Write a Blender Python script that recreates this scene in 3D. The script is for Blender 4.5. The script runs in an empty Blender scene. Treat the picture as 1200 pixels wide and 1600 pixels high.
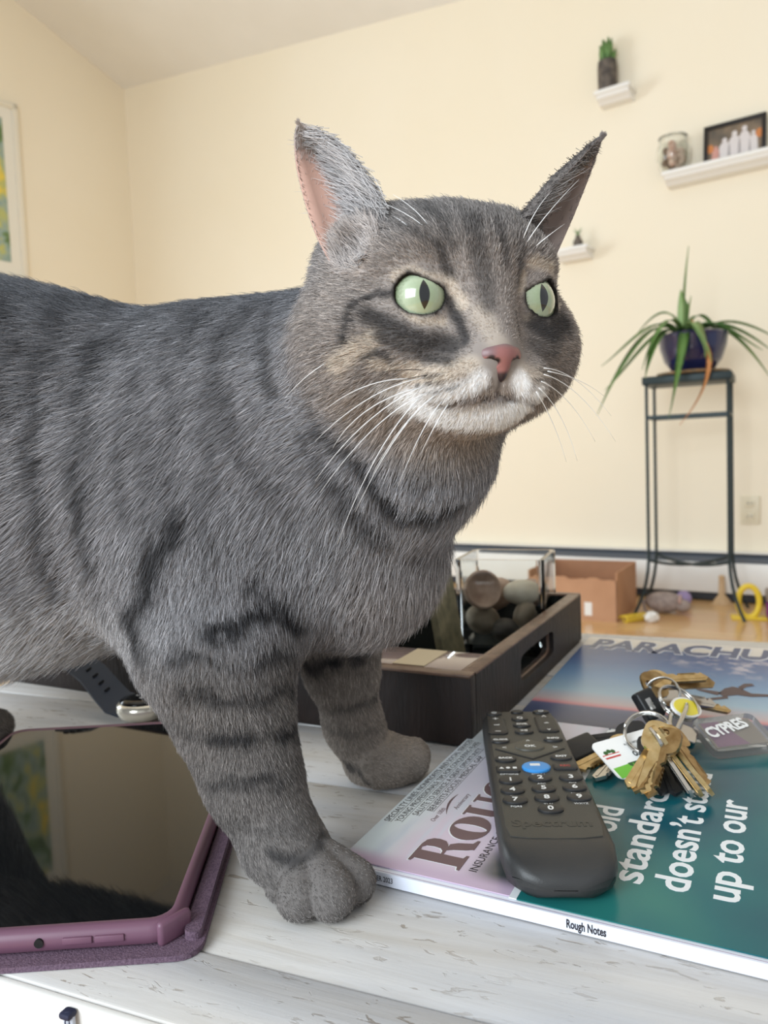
import bpy, bmesh, math, random
import numpy as np
from mathutils import Vector, Matrix, Euler
random.seed(7)
V3 = lambda *a: np.array(a, float)
SC = bpy.context.scene
COL = SC.collection
# ---------------------------------------------------------------- camera
FPX, CAMH = 1200.0, 0.2
PITCH, ROLL = math.atan(80/1200), math.radians(2.15)
_f = np.array([0, math.cos(PITCH), -math.sin(PITCH)])
_u0 = np.array([0, math.sin(PITCH), math.cos(PITCH)])
_r = np.array([math.cos(ROLL), 0, 0]) - _u0*math.sin(ROLL)
_u = _u0*math.cos(ROLL) + np.array([math.sin(ROLL), 0, 0])
_c = np.array([0, 0, CAMH])
cam = bpy.data.cameras.new('camera'); cam_o = bpy.data.objects.new('camera', cam); COL.objects.link(cam_o)
cam.sensor_fit = 'VERTICAL'; cam.sensor_height = 36; cam.sensor_width = 27; cam.lens = 36*FPX/1600
cam.clip_start = 0.01; cam.clip_end = 60
m = Matrix.Identity(4)
for i in range(3):
    m[i][0], m[i][1], m[i][2], m[i][3] = _r[i], _u[i], -_f[i], _c[i]
cam_o.matrix_world = m
cam.dof.use_dof = True; cam.dof.focus_distance = 0.34; cam.dof.aperture_fstop = 14
SC.camera = cam_o
# ---------------------------------------------------------------- light, exposure
SC.view_settings.view_transform = 'Standard'; SC.view_settings.look = 'None'
SC.view_settings.gamma = 1; SC.view_settings.use_curve_mapping = False
SC.view_settings.exposure = 0.12
W = bpy.data.worlds.new('world'); SC.world = W; W.use_nodes = True
W.node_tree.nodes['Background'].inputs[0].default_value = (0.92, 0.96, 1.0, 1)
W.node_tree.nodes['Background'].inputs[1].default_value = 0.56
def area(name, loc, target, size, power, color):
    l = bpy.data.lights.new(name, 'AREA'); l.shape = 'RECTANGLE'; l.size, l.size_y = size; l.energy = power; l.color = color
    o = bpy.data.objects.new(name, l); COL.objects.link(o); o.location = loc
    o.rotation_euler = (Vector(target)-Vector(loc)).to_track_quat('-Z', 'Y').to_euler()
    return o
area('side_window_daylight', (-3.25, 2.55, 0.85), (0.0, 0.6, 0.3), (1.7, 1.5), 66, (0.78, 0.90, 1.0))
area('front_window_daylight', (-1.55, -1.35, 1.1), (0.1, 0.9, 0.2), (1.7, 1.5), 88, (0.84, 0.93, 1.0))

# ---------------------------------------------------------------- photo -> place helpers
def ray(u, v): return _f + _r*(u-600)/FPX - _u*(v-800)/FPX
def pix(u, v, Y): d = ray(u, v); return _c + d*(Y/d[1])
def gnd(u, v, z=0.0): d = ray(u, v); return _c + d*((z-CAMH)/d[2])
FLOOR = -0.43
WD = np.array([-0.818, 0.575, 0]); WD /= np.linalg.norm(WD)        # along the back wall, towards the corner
WN = np.array([WD[1]*-1, WD[0], 0])                                  # out of the back wall, into the room
W0 = np.array([1.22, 3.30, 0])
def onwall(u, v, off=0.0):
    d = ray(u, v); t = ((W0+WN*off-_c)@WN)/(d@WN); return _c+d*t
CORNER = onwall(228, 735); CORNER[2] = 0
def onleft(u, v, off=0.0):
    d = ray(u, v); n = -WD; t = ((CORNER+n*off-_c)@n)/(d@n); return _c+d*t
WALL_RZ = math.atan2(-WD[1], -WD[0])                                  # local x runs right along the wall, local -y into the room

# ---------------------------------------------------------------- materials
def principled(name, color, rough=0.5, metal=0.0, spec=0.5, coat=0.0, trans=0.0, ior=1.45, alpha=1.0):
    mt = bpy.data.materials.new(name); mt.use_nodes = True
    b = mt.node_tree.nodes['Principled BSDF']
    c = tuple(color)+(1,) if len(color) == 3 else color
    b.inputs['Base Color'].default_value = c
    b.inputs['Roughness'].default_value = rough; b.inputs['Metallic'].default_value = metal
    b.inputs['Specular IOR Level'].default_value = spec; b.inputs['Coat Weight'].default_value = coat
    b.inputs['Coat Roughness'].default_value = 0.05
    b.inputs['Transmission Weight'].default_value = trans; b.inputs['IOR'].default_value = ior
    b.inputs['Alpha'].default_value = alpha
    return mt
def srgb(r, g, b):
    f = lambda c: (c/255/12.92) if c/255 <= .04045 else ((c/255+.055)/1.055)**2.4
    return (f(r), f(g), f(b))
def nd(mt, t, **kw):
    n = mt.node_tree.nodes.new(t)
    for k, v in kw.items():
        if k == 'ins':
            for kk, vv in v.items(): n.inputs[kk].default_value = vv
        else: setattr(n, k, v)
    return n
def lk(mt, a, b): mt.node_tree.links.new(a, b)
def ramp(mt, stops, interp='LINEAR'):
    n = nd(mt, 'ShaderNodeValToRGB'); cr = n.color_ramp; cr.interpolation = interp
    while len(cr.elements) < len(stops): cr.elements.new(0.5)
    for e, (p, c) in zip(cr.elements, stops): e.position = p; e.color = tuple(c)+(1,)
    return n
def noisy(name, c1, c2, scale=5, rough=0.5, stretch=(1, 1, 1), bump=0.0, bump_scale=None, spec=0.5, metal=0.0, coat=0.0, detail=5, lo=.35, hi=.65, coords='Object'):
    mt = principled(name, c1, rough, metal, spec, coat)
    b = mt.node_tree.nodes['Principled BSDF']
    tc = nd(mt, 'ShaderNodeTexCoord'); mp = nd(mt, 'ShaderNodeMapping'); mp.inputs['Scale'].default_value = stretch
    lk(mt, tc.outputs[coords], mp.inputs[0])
    nz = nd(mt, 'ShaderNodeTexNoise', ins={'Scale': scale, 'Detail': detail}); lk(mt, mp.outputs[0], nz.inputs['Vector'])
    rp = ramp(mt, [(lo, c1), (hi, c2)]); lk(mt, nz.outputs['Fac'], rp.inputs[0]); lk(mt, rp.outputs[0], b.inputs['Base Color'])
    if bump:
        n2 = nd(mt, 'ShaderNodeTexNoise', ins={'Scale': bump_scale or scale*4, 'Detail': 6}); lk(mt, mp.outputs[0], n2.inputs['Vector'])
        bp = nd(mt, 'ShaderNodeBump', ins={'Strength': bump, 'Distance': 0.002}); lk(mt, n2.outputs['Fac'], bp.inputs['Height'])
        lk(mt, bp.outputs[0], b.inputs['Normal'])
    return mt

# ---------------------------------------------------------------- object helpers
def thing(name, label, cat, loc=(0, 0, 0), rz=0.0, group=None, kind=None, rot=None):
    o = bpy.data.objects.new(name, None); COL.objects.link(o); o.empty_display_size = 0.02
    o.location = loc; o.rotation_euler = rot if rot else (0, 0, rz)
    tag(o, label, cat, group, kind); return o
def tag(o, label=None, cat=None, group=None, kind=None):
    if label: o['label'] = label
    if cat: o['category'] = cat
    if group: o['group'] = group
    if kind: o['kind'] = kind
    return o
def link(name, me, mat=None, parent=None, loc=None, rot=None, smooth=False):
    o = bpy.data.objects.new(name, me); COL.objects.link(o)
    if mat is not None:
        for mm in (mat if isinstance(mat, (list, tuple)) else [mat]): me.materials.append(mm)
    if parent is not None: o.parent = parent
    if loc is not None: o.location = loc
    if rot is not None: o.rotation_euler = rot
    if smooth:
        for p in me.polygons: p.use_smooth = True
    return o
def bm_obj(name, bm, mat=None, parent=None, loc=None, rot=None, smooth=False, auto=None):
    me = bpy.data.meshes.new(name); bmesh.ops.recalc_face_normals(bm, faces=bm.faces[:]); bm.to_mesh(me); bm.free()
    o = link(name, me, mat, parent, loc, rot, smooth)
    if auto: me.set_sharp_from_angle(angle=math.radians(auto))
    return o
def bx(bm, size, loc=(0, 0, 0), bevel=0.0, seg=2, rot=None):
    mtx = Matrix.Translation(loc)
    if rot: mtx = mtx @ Euler(rot).to_matrix().to_4x4()
    g = bmesh.ops.create_cube(bm, size=1, matrix=mtx @ Matrix.Diagonal((*size, 1)))
    if bevel:
        es = list({e for v in g['verts'] for e in v.link_edges})
        bmesh.ops.bevel(bm, geom=es, offset=bevel, segments=seg, affect='EDGES', profile=0.5)
def box(name, size, loc, mat, parent=None, bevel=0.0, seg=2, rot=None, smooth=False):
    bm = bmesh.new(); bx(bm, size, (0, 0, 0), bevel, seg)
    return bm_obj(name, bm, mat, parent, loc, rot, smooth=bool(bevel) or smooth, auto=40 if bevel else None)
def prism(bm, pts, z0, z1):
    lo = [bm.verts.new((x, y, z0)) for x, y in pts]; hi = [bm.verts.new((x, y, z1)) for x, y in pts]
    n = len(pts); bm.faces.new(lo[::-1]); bm.faces.new(hi)
    for i in range(n): bm.faces.new((lo[i], lo[(i+1) % n], hi[(i+1) % n], hi[i]))
def loft(bm, rings, close=True, cap=True):
    vs = [[bm.verts.new(p) for p in r] for r in rings]; n = len(rings[0])
    for a, b in zip(vs[:-1], vs[1:]):
        for i in range(n if close else n-1):
            bm.faces.new((a[i], a[(i+1) % n], b[(i+1) % n], b[i]))
    if cap and close:
        bm.faces.new(vs[0][::-1]); bm.faces.new(vs[-1])
def tube(bm, pts, rad, n=8, cap=True, closed=False):
    pts = [np.array(p, float) for p in pts]; k = len(pts)
    rads = rad if isinstance(rad, (list, tuple, np.ndarray)) else [rad]*k
    rings = []; prev = None
    for i, p in enumerate(pts):
        if closed: t = pts[(i+1) % k]-pts[i-1]
        else: t = pts[min(i+1, k-1)]-pts[max(i-1, 0)]
        t = t/(np.linalg.norm(t)+1e-12)
        if prev is None:
            a = np.array([0, 0, 1.]) if abs(t[2]) < .9 else np.array([1., 0, 0])
        else: a = prev
        s = a-t*(a@t); s /= np.linalg.norm(s)+1e-12; prev = s; q = np.cross(t, s)
        rings.append([tuple(p+rads[i]*(math.cos(2*math.pi*j/n)*s+math.sin(2*math.pi*j/n)*q)) for j in range(n)])
    if closed:
        vs = [[bm.verts.new(p) for p in r] for r in rings]
        for i in range(k):
            a, b = vs[i], vs[(i+1) % k]
            for j in range(n): bm.faces.new((a[j], a[(j+1) % n], b[(j+1) % n], b[j]))
    else: loft(bm, rings, True, cap)
def lathe(bm, prof, n=24, center=(0, 0)):
    rings = [[(center[0]+r*math.cos(2*math.pi*j/n), center[1]+r*math.sin(2*math.pi*j/n), z) for j in range(n)] for r, z in prof]
    loft(bm, rings, True, True)
def blob(bm, c, r, seg=12, rng=8, noise=0.0, seed=0, rot=None):
    rd = random.Random(seed); mt = Matrix.Translation(c)
    if rot: mt = mt @ Euler(rot).to_matrix().to_4x4()
    g = bmesh.ops.create_uvsphere(bm, u_segments=seg, v_segments=rng, radius=1, matrix=Matrix.Identity(4))
    for v in g['verts']:
        k = 1+noise*(rd.random()-.5)*2 if noise else 1
        v.co = mt @ Vector((v.co.x*r[0]*k, v.co.y*r[1]*k, v.co.z*r[2]*k))
def bez(p0, p1, p2, n=10):
    p0, p1, p2 = map(lambda q: np.array(q, float), (p0, p1, p2))
    return [(1-t)**2*p0+2*t*(1-t)*p1+t*t*p2 for t in np.linspace(0, 1, n)]
def text(name, body, size, mat, parent, loc, rot=(0, 0, 0), bold=0.0, width=None, extrude=0.00012, shear=0.0, align='LEFT', spacing=1.0, squash=1.0):
    """Lettering as a thin mesh of its own: local x reads along, local y up the letter."""
    cu = bpy.data.curves.new(name, 'FONT'); cu.body = body; cu.size = size; cu.offset = bold; cu.extrude = extrude
    cu.shear = shear; cu.align_x = align; cu.space_character = spacing; cu.resolution_u = 3
    tmp = bpy.data.objects.new('tmp', cu); COL.objects.link(tmp)
    bpy.context.view_layer.update()
    me = bpy.data.meshes.new_from_object(tmp.evaluated_get(bpy.context.evaluated_depsgraph_get()))
    bpy.data.objects.remove(tmp); bpy.data.curves.remove(cu); me.name = name
    if len(me.vertices):
        co = np.empty(len(me.vertices)*3); me.vertices.foreach_get('co', co); co = co.reshape(-1, 3)
        if width: co[:, 0] *= width/max(1e-9, co[:, 0].max()-(0 if align == 'LEFT' else co[:, 0].min()))
        co[:, 1] *= squash
        me.vertices.foreach_set('co', co.ravel()); me.update()
    me.materials.clear()
    return link(name, me, mat, parent, loc, rot)
# ================================================================ the room
def plane_mesh(name, pts, mat, thick_dir=None, thick=0.05):
    bm = bmesh.new(); a = [bm.verts.new(p) for p in pts]
    if thick_dir is not None:
        b = [bm.verts.new(tuple(np.array(p)+np.array(thick_dir)*thick)) for p in pts]; n = len(pts)
        bm.faces.new(b[::-1])
        for i in range(n): bm.faces.new((a[i], a[(i+1) % n], b[(i+1) % n], b[i]))
    bm.faces.new(a)
    return tag(bm_obj(name, bm, mat), kind='structure')
M_wall = noisy('cream_wall_paint', srgb(246, 236, 215), srgb(244, 233, 210), 1.2, 0.62, bump=0.05, bump_scale=260, spec=0.25)
M_ceil = noisy('white_ceiling_paint', srgb(238, 236, 231), srgb(232, 229, 222), 1.5, 0.8, bump=0.05, bump_scale=200, spec=0.2)
M_white = principled('white_gloss_paint', srgb(240, 238, 233), 0.35)
# ceiling plane slopes: fixed by three points where it meets the walls
A_, B_, C_ = onwall(195, 140), onwall(700, 6), onleft(22, 0)
A_ = CORNER.copy(); A_[2] = onwall(196, 138)[2]
_n = np.cross(B_-A_, C_-A_); _n /= np.linalg.norm(_n)
def ceil_z(x, y): return A_[2]-(_n[0]*(x-A_[0])+_n[1]*(y-A_[1]))/_n[2]
def wp(s, off=0.0): return W0-WD*s+WN*off          # s metres to the right along the wall
s_c = float((CORNER-W0)@(-WD))
def up3(p, z): return (p[0], p[1], z)
pr = wp(3.2)
plane_mesh('wall_back', [up3(CORNER, FLOOR), up3(pr, FLOOR), up3(pr, ceil_z(*pr[:2])), up3(CORNER, ceil_z(*CORNER[:2]))], M_wall, tuple(-WN), 0.1)
pl = CORNER+WN*4.6
plane_mesh('wall_left', [up3(CORNER, FLOOR), up3(CORNER, ceil_z(*CORNER[:2])), up3(pl, ceil_z(*pl[:2])), up3(pl, FLOOR)], M_wall, tuple(WD), 0.1)
q2 = pr+WN*4.6
plane_mesh('ceiling', [up3(p, ceil_z(*p[:2])) for p in (CORNER, pr, q2, pl)], M_ceil, (0, 0, 1), 0.1)
# hardwood floor: narrow strips run along the back wall (too fine to pick apart at this distance)
M_floor = principled('oak_strip_floor', srgb(196, 146, 92), 0.28, coat=0.3)
b = M_floor.node_tree.nodes['Principled BSDF']; tc = nd(M_floor, 'ShaderNodeTexCoord')
mp = nd(M_floor, 'ShaderNodeMapping'); mp.inputs['Rotation'].default_value = (0, 0, -WALL_RZ); lk(M_floor, tc.outputs['Object'], mp.inputs[0])
br = nd(M_floor, 'ShaderNodeTexBrick', ins={'Scale': 1.0, 'Mortar Size': 0.0012, 'Brick Width': 0.9, 'Row Height': 0.057, 'Color1': (*srgb(240, 198, 142), 1), 'Color2': (*srgb(226, 178, 120), 1), 'Mortar': (*srgb(150, 104, 62), 1)})
lk(M_floor, mp.outputs[0], br.inputs[0])
nz = nd(M_floor, 'ShaderNodeTexNoise', ins={'Scale': 9, 'Detail': 6}); mp2 = nd(M_floor, 'ShaderNodeMapping'); mp2.inputs['Scale'].default_value = (1, 14, 1)
lk(M_floor, mp.outputs[0], mp2.inputs[0]); lk(M_floor, mp2.outputs[0], nz.inputs[0])
mx = nd(M_floor, 'ShaderNodeMix', data_type='RGBA', blend_type='MULTIPLY'); mx.inputs[0].default_value = 0.35
lk(M_floor, br.outputs[0], mx.inputs[6]); lk(M_floor, nz.outputs['Color'], mx.inputs[7]); lk(M_floor, mx.outputs[2], b.inputs['Base Color'])
plane_mesh('floor', [up3(p, FLOOR) for p in (pl, q2, pr, CORNER)], M_floor, (0, 0, -1), 0.05)

# baseboard heater along the back wall: white panel, dark slot under its hood, dark gap at the floor
hz0, hz1 = FLOOR+0.0, FLOOR+0.20
mid = wp((s_c+3.1)/2); L = 3.1-s_c-0.08
ht = thing('baseboard_heater', 'long white metal baseboard heater running along the foot of the cream wall', 'heater', (mid[0], mid[1], FLOOR), WALL_RZ)
M_hgrey = principled('slot_shade_grey', srgb(112, 120, 130), 0.5, metal=0.3)
M_dark = principled('dark_gap', srgb(52, 54, 60), 0.6)
box('front_panel', (L, 0.006, 0.125), (0, -0.063, 0.1), M_white, ht, 0.002)
box('back_panel', (L, 0.012, 0.2), (0, -0.006, 0.1), M_white, ht)
box('slot_shade', (L, 0.052, 0.014), (0, -0.038, 0.178), M_hgrey, ht, rot=(0.35, 0, 0))  # shadow inside the hood slot, painted as a grey box
box('hood', (L, 0.045, 0.005), (0, -0.026, 0.203), M_white, ht, 0.001)
box('gap_shade', (L, 0.04, 0.028), (0, -0.035, 0.02), M_dark, ht)  # dark box stands for the shade in the gap under the panel
for sx in (-1, 1): box('end_cap', (0.03, 0.07, 0.205), (sx*(L/2-0.015), -0.035, 0.1025), M_white, ht, 0.003)
# power outlet
op = onwall(1172, 797, 0.004)
M_beige = principled('ivory_plastic', srgb(226, 216, 190), 0.4)
ot = thing('power_outlet', 'ivory double power outlet low on the wall right of the plant stand', 'outlet', op, WALL_RZ)
box('cover_plate', (0.072, 0.007, 0.116), (0, 0, 0), M_beige, ot, 0.003)
for dz in (-.026, .026):
    sk = box('socket', (0.034, 0.006, 0.028), (0, -0.004, dz), M_beige, ot, 0.004)
    for dx in (-.007, .007): box('slot', (0.003, 0.002, 0.009), (dx, -0.003, 0.002), M_dark, sk)
# ================================================================ coffee table
TA = math.radians(-22.5)
tx, ty = np.array([math.cos(TA), math.sin(TA), 0]), np.array([-math.sin(TA), math.cos(TA), 0])
T_NEAR, T_FAR = 0.2125, 0.868             # distance of the two long edges along ty
def tpos(a, b, z=0.0): return tuple(tx*a+ty*b+np.array([0, 0, z]))
def wood_white(name, seed):
    mt = principled(name, srgb(206, 200, 190), 0.45, spec=0.4)
    b = mt.node_tree.nodes['Principled BSDF']; tc = nd(mt, 'ShaderNodeTexCoord')
    mp = nd(mt, 'ShaderNodeMapping'); mp.inputs['Scale'].default_value = (1.6, 22, 22); mp.inputs['Location'].default_value = (seed*3.1, seed*1.7, 0)
    lk(mt, tc.outputs['Object'], mp.inputs[0])
    g = nd(mt, 'ShaderNodeTexNoise', ins={'Scale': 4.0, 'Detail': 8, 'Roughness': .62, 'Distortion': .5}); lk(mt, mp.outputs[0], g.inputs[0])
    r1 = ramp(mt, [(.24, srgb(158, 144, 124)), (.33, srgb(196, 191, 184)), (.5, srgb(206, 203, 199)), (.72, srgb(212, 210, 207))]); lk(mt, g.outputs['Fac'], r1.inputs[0])
    # short gouges where bare grey-brown wood shows through the white wash
    mp2 = nd(mt, 'ShaderNodeMapping'); mp2.inputs['Scale'].default_value = (62, 230, 80); mp2.inputs['Location'].default_value = (seed*5.1, seed*2.7, 0)
    lk(mt, tc.outputs['Object'], mp2.inputs[0])
    g2 = nd(mt, 'ShaderNodeTexNoise', ins={'Scale': 1.0, 'Detail': 4, 'Roughness': .6, 'Distortion': .8}); lk(mt, mp2.outputs[0], g2.inputs[0])
    r2 = ramp(mt, [(.615, (0, 0, 0)), (.655, (1, 1, 1))]); lk(mt, g2.outputs['Fac'], r2.inputs[0])
    g3 = nd(mt, 'ShaderNodeTexNoise', ins={'Scale': 9.0, 'Detail': 2}); lk(mt, tc.outputs['Object'], g3.inputs[0])
    r3 = ramp(mt, [(.36, (0, 0, 0)), (.54, (1, 1, 1))]); lk(mt, g3.outputs['Fac'], r3.inputs[0])
    mm = nd(mt, 'ShaderNodeMath', operation='MULTIPLY'); lk(mt, r2.outputs[0], mm.inputs[0]); lk(mt, r3.outputs[0], mm.inputs[1])
    mm2 = nd(mt, 'ShaderNodeMath', operation='MULTIPLY'); lk(mt, mm.outputs[0], mm2.inputs[0]); mm2.inputs[1].default_value = .62
    mx = nd(mt, 'ShaderNodeMix', data_type='RGBA'); lk(mt, mm2.outputs[0], mx.inputs[0]); lk(mt, r1.outputs[0], mx.inputs[6]); mx.inputs[7].default_value = (*srgb(128, 110, 88), 1)
    # soft grey and cream drifts in the wash
    g4 = nd(mt, 'ShaderNodeTexNoise', ins={'Scale': 3.0, 'Detail': 3}); mp4 = nd(mt, 'ShaderNodeMapping'); mp4.inputs['Scale'].default_value = (1.2, 6, 1); mp4.inputs['Location'].default_value = (seed*1.3, seed, 0)
    lk(mt, tc.outputs['Object'], mp4.inputs[0]); lk(mt, mp4.outputs[0], g4.inputs[0])
    r4 = ramp(mt, [(.35, srgb(228, 232, 240)), (.5, srgb(250, 250, 251)), (.66, srgb(252, 249, 243))]); lk(mt, g4.outputs['Fac'], r4.inputs[0])
    mx2 = nd(mt, 'ShaderNodeMix', data_type='RGBA', blend_type='MULTIPLY'); mx2.inputs[0].default_value = 1; lk(mt, mx.outputs[2], mx2.inputs[6]); lk(mt, r4.outputs[0], mx2.inputs[7])
    lk(mt, mx2.outputs[2], b.inputs['Base Color'])
    ad = nd(mt, 'ShaderNodeMath', operation='SUBTRACT'); lk(mt, g.outputs['Fac'], ad.inputs[0]); lk(mt, mm.outputs[0], ad.inputs[1])
    bp = nd(mt, 'ShaderNodeBump', ins={'Strength': .35, 'Distance': .0012}); lk(mt, ad.outputs[0], bp.inputs['Height']); lk(mt, bp.outputs[0], b.inputs['Normal'])
    return mt
M_planks = [wood_white('whitewashed_wood_%d' % i, i*1.0+.4) for i in range(3)]
TX0, TX1 = -0.62, 0.66
tb = thing('coffee_table', 'low whitewashed plank coffee table that the tabby cat stands on', 'table', tpos(0, 0, FLOOR), TA)
zt = -FLOOR
edges = [T_NEAR, 0.252, 0.337, 0.417, 0.51, 0.60, 0.69, 0.78, T_FAR]
for i in range(len(edges)-1):
    w = edges[i+1]-edges[i]
    box('plank', (TX1-TX0, w-0.0011, 0.014), ((TX0+TX1)/2, (edges[i]+edges[i+1])/2, zt-0.007-(0.0007 if i % 2 else 0)), M_planks[i % 3], tb, 0.0014, 2)
box('edge_band', (TX1-TX0, .004, 0.0150), ((TX0+TX1)/2, T_NEAR-.002, zt-.0082), M_white, tb, .001)
box('subframe', (TX1-TX0-.05, T_FAR-T_NEAR-.05, 0.012), ((TX0+TX1)/2, (T_NEAR+T_FAR)/2, zt-0.0215), M_planks[0], tb)
for yy in (T_NEAR+.075, T_FAR-.075): box('apron', (TX1-TX0-.16, .02, .07), ((TX0+TX1)/2, yy, zt-.0745), M_white, tb, .002)
for xx in (TX0+.05, TX1-.05): box('apron', (.02, T_FAR-T_NEAR-.1, .07), (xx, (T_NEAR+T_FAR)/2, zt-.0745), M_white, tb, .002)
for xx in (TX0+.05, TX1-.05):
    for yy in (T_NEAR+.05, T_FAR-.05): box('leg', (.06, .06, zt-.04), (xx, yy, (zt-.04)/2), M_white, tb, .004)
# braided cable hanging over the near edge of the table
cp_ = gnd(116, 1566, 0); cpt = np.array([cp_@tx, T_NEAR, 0])
cbl = thing('braided_cable', 'navy and white braided cable hanging down against the near table edge', 'cable', tpos(cpt[0], T_NEAR, 0), TA)
M_cord = principled('braided_navy', srgb(34, 38, 62), .7); M_cordw = principled('braid_white', srgb(190, 194, 204), .7)
cpts = [(0.0, -.0062, -.0010), (.0002, -.0064, -.002), (.0006, -.0066, -.004), (.001, -.0068, -.008), (.003, -.0072, -.02), (.008, -.008, -.08), (.012, -.010, -.2), (.0, -.02, -.40), (-.03, -.03, -.426), (-.2, -.05, -.427)]
bm = bmesh.new(); tube(bm, cpts, .0019, 8); cj = bm_obj('cable_jacket', bm, M_cord, cbl, smooth=True)
box('added_cable_clip', (.0052, .0048, .0026), (.0002, -.0067, -.0020), M_cord, cbl, .001)  # made-up clip, added so that the cable hangs from something
bm = bmesh.new(); hp = []
def along(t):
    i = min(int(t), len(cpts)-2); f = t-i; return np.array(cpts[i])*(1-f)+np.array(cpts[i+1])*f
tube(bm, [along(1+t)+np.array([.0020*math.cos(t*60), .0020*math.sin(t*60)*.8, 0]) for t in np.linspace(0, 4.5, 260)], .0004, 4); bm_obj('braid', bm, M_cordw, cj)
# ================================================================ things lying on the table
M_black_ink = principled('black_ink', srgb(40, 36, 40), .5); M_white_ink = principled('white_ink', srgb(226, 230, 232), .4)
M_brown_ink = principled('brown_ink', srgb(104, 80, 84), .4); M_page = principled('page_paper', srgb(236, 238, 244), .6); M_spine = principled('spine_white', srgb(218, 222, 234), .4)
def gloss_print(name, base, rough=.22):
    mt = principled(name, base, rough, spec=.4, coat=.0); return mt, mt.node_tree.nodes['Principled BSDF']
def mathn(mt, op, a, b_=None, clamp=False):
    n = nd(mt, 'ShaderNodeMath', operation=op, use_clamp=clamp)
    for k, q in enumerate((a, b_)):
        if q is None: continue
        if isinstance(q, (int, float)): n.inputs[k].default_value = q
        else: lk(mt, q, n.inputs[k])
    return n.outputs[0]
def mixn(mt, f, a, b_):
    n = nd(mt, 'ShaderNodeMix', data_type='RGBA')
    for k, q in ((0, f), (6, a), (7, b_)):
        if isinstance(q, (int, float)): n.inputs[k].default_value = q
        elif isinstance(q, tuple): n.inputs[k].default_value = (*q, 1)
        else: lk(mt, q, n.inputs[k])
    return n.outputs[2]
def smooth(mt, v, a, b_):
    n = nd(mt, 'ShaderNodeMapRange', interpolation_type='SMOOTHSTEP'); lk(mt, v, n.inputs[0]); n.inputs[1].default_value = a; n.inputs[2].default_value = b_; return n.outputs[0]

# --- trade magazine: spine towards the camera, page x runs away from the spine, page y up to the masthead
RZ1 = math.radians(62.8); c0 = gnd(548, 1326, .0065)
MW, MH, MT = .230, .278, .0062; X0 = -.013
mg = thing('trade_magazine', 'thick magazine with lilac masthead and teal advert lying under the black remote', 'magazine', (c0[0], c0[1], 0), RZ1)
box('page_block', (MW-.003, MH-.002, MT-.0009), (X0+MW/2-.0005, -MH/2, MT/2), M_page, mg)
box('spine', (.0012, MH, MT), (X0+.0002, -MH/2, MT/2), M_spine, mg)
mt, b = gloss_print('lilac_masthead_print', srgb(214, 190, 208))
tc = nd(mt, 'ShaderNodeTexCoord'); sx = nd(mt, 'ShaderNodeSeparateXYZ'); lk(mt, tc.outputs['Object'], sx.inputs[0]); X_, Y_ = sx.outputs[0], sx.outputs[1]
nz = nd(mt, 'ShaderNodeTexNoise', ins={'Scale': 16, 'Detail': 3}); lk(mt, tc.outputs['Object'], nz.inputs[0])
yy = mathn(mt, 'ADD', Y_, mathn(mt, 'MULTIPLY', mathn(mt, 'SUBTRACT', nz.outputs['Fac'], .5), .03))
c = mixn(mt, smooth(mt, yy, .010, .036), srgb(206, 190, 206), srgb(212, 222, 226))
c = mixn(mt, smooth(mt, X_, -.08, .0), c, mixn(mt, .45, c, srgb(200, 212, 226)))
strk = nd(mt, 'ShaderNodeTexNoise', ins={'Scale': 7, 'Detail': 2}); mp = nd(mt, 'ShaderNodeMapping'); mp.inputs['Scale'].default_value = (2, 14, 1); mp.inputs['Rotation'].default_value = (0, 0, .5); lk(mt, tc.outputs['Object'], mp.inputs[0]); lk(mt, mp.outputs[0], strk.inputs[0])
c = mixn(mt, smooth(mt, strk.outputs['Fac'], .5, .75), c, srgb(196, 204, 216))
c = mixn(mt, smooth(mt, mathn(mt, 'ADD', yy, mathn(mt, 'MULTIPLY', X_, .10)), -.026, -.046), c, srgb(62, 66, 66))
c = mixn(mt, smooth(mt, X_, -.098, -.110), c, srgb(194, 172, 194))
lk(mt, c, b.inputs['Base Color'])
box('front_cover', (MW-.004, .0855, .0005), (X0+MW/2+.0022, -.0855/2, MT+.00025), mt, mg)
box('cover_fold', (.0012, MH, .0005), (X0+.0006, -MH/2, MT-.0003), principled('purple_fold', srgb(150, 116, 158), .4), mg)
mt, b = gloss_print('teal_advert_print', srgb(28, 112, 118))
tc = nd(mt, 'ShaderNodeTexCoord'); nz = nd(mt, 'ShaderNodeTexNoise', ins={'Scale': 9, 'Detail': 2}); lk(mt, tc.outputs['Object'], nz.inputs[0])
rp = ramp(mt, [(.35, srgb(4, 74, 92)), (.55, srgb(14, 98, 104)), (.7, srgb(44, 116, 108))]); lk(mt, nz.outputs['Fac'], rp.inputs[0]); lk(mt, rp.outputs[0], b.inputs['Base Color'])
box('advert_panel', (MW-.006, MH-.089, .0005), (X0+MW/2, -.089-(MH-.089)/2, MT+.00025), mt, mg)
box('advert_rule', (MW-.006, .0035, .0005), (X0+MW/2, -.0872, MT+.00028), M_white_ink, mg)
box('advert_border', (.005, MH-.087, .0005), (X0+MW-.0028, -.087-(MH-.087)/2, MT+.00026), M_white_ink, mg)
ZT = MT+.00055
for (st, x0, y0, w) in [('SPECIALTY LINES: NONPROFITS AND SOCIAL SERVICES', .033, -.0050, .128), ('YOUNG PROFESSIONALS: TIPS FOR CONQUERING FEARS', .035, -.0106, .124), ('SALUTE TO SERVICE: A GREAT OPPORTUNITY', .045, -.0162, .104), ('BENEFITS FOCUS: MEDICAL GAP', .0525, -.0216, .084)]:
    text('cover_line', st, .0050, M_black_ink, mg, (x0, y0, ZT), width=w, extrude=.00004)
    box('underline', (w, .00022, .0001), (x0+w/2, y0-.0009, ZT), M_black_ink, mg)
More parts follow.
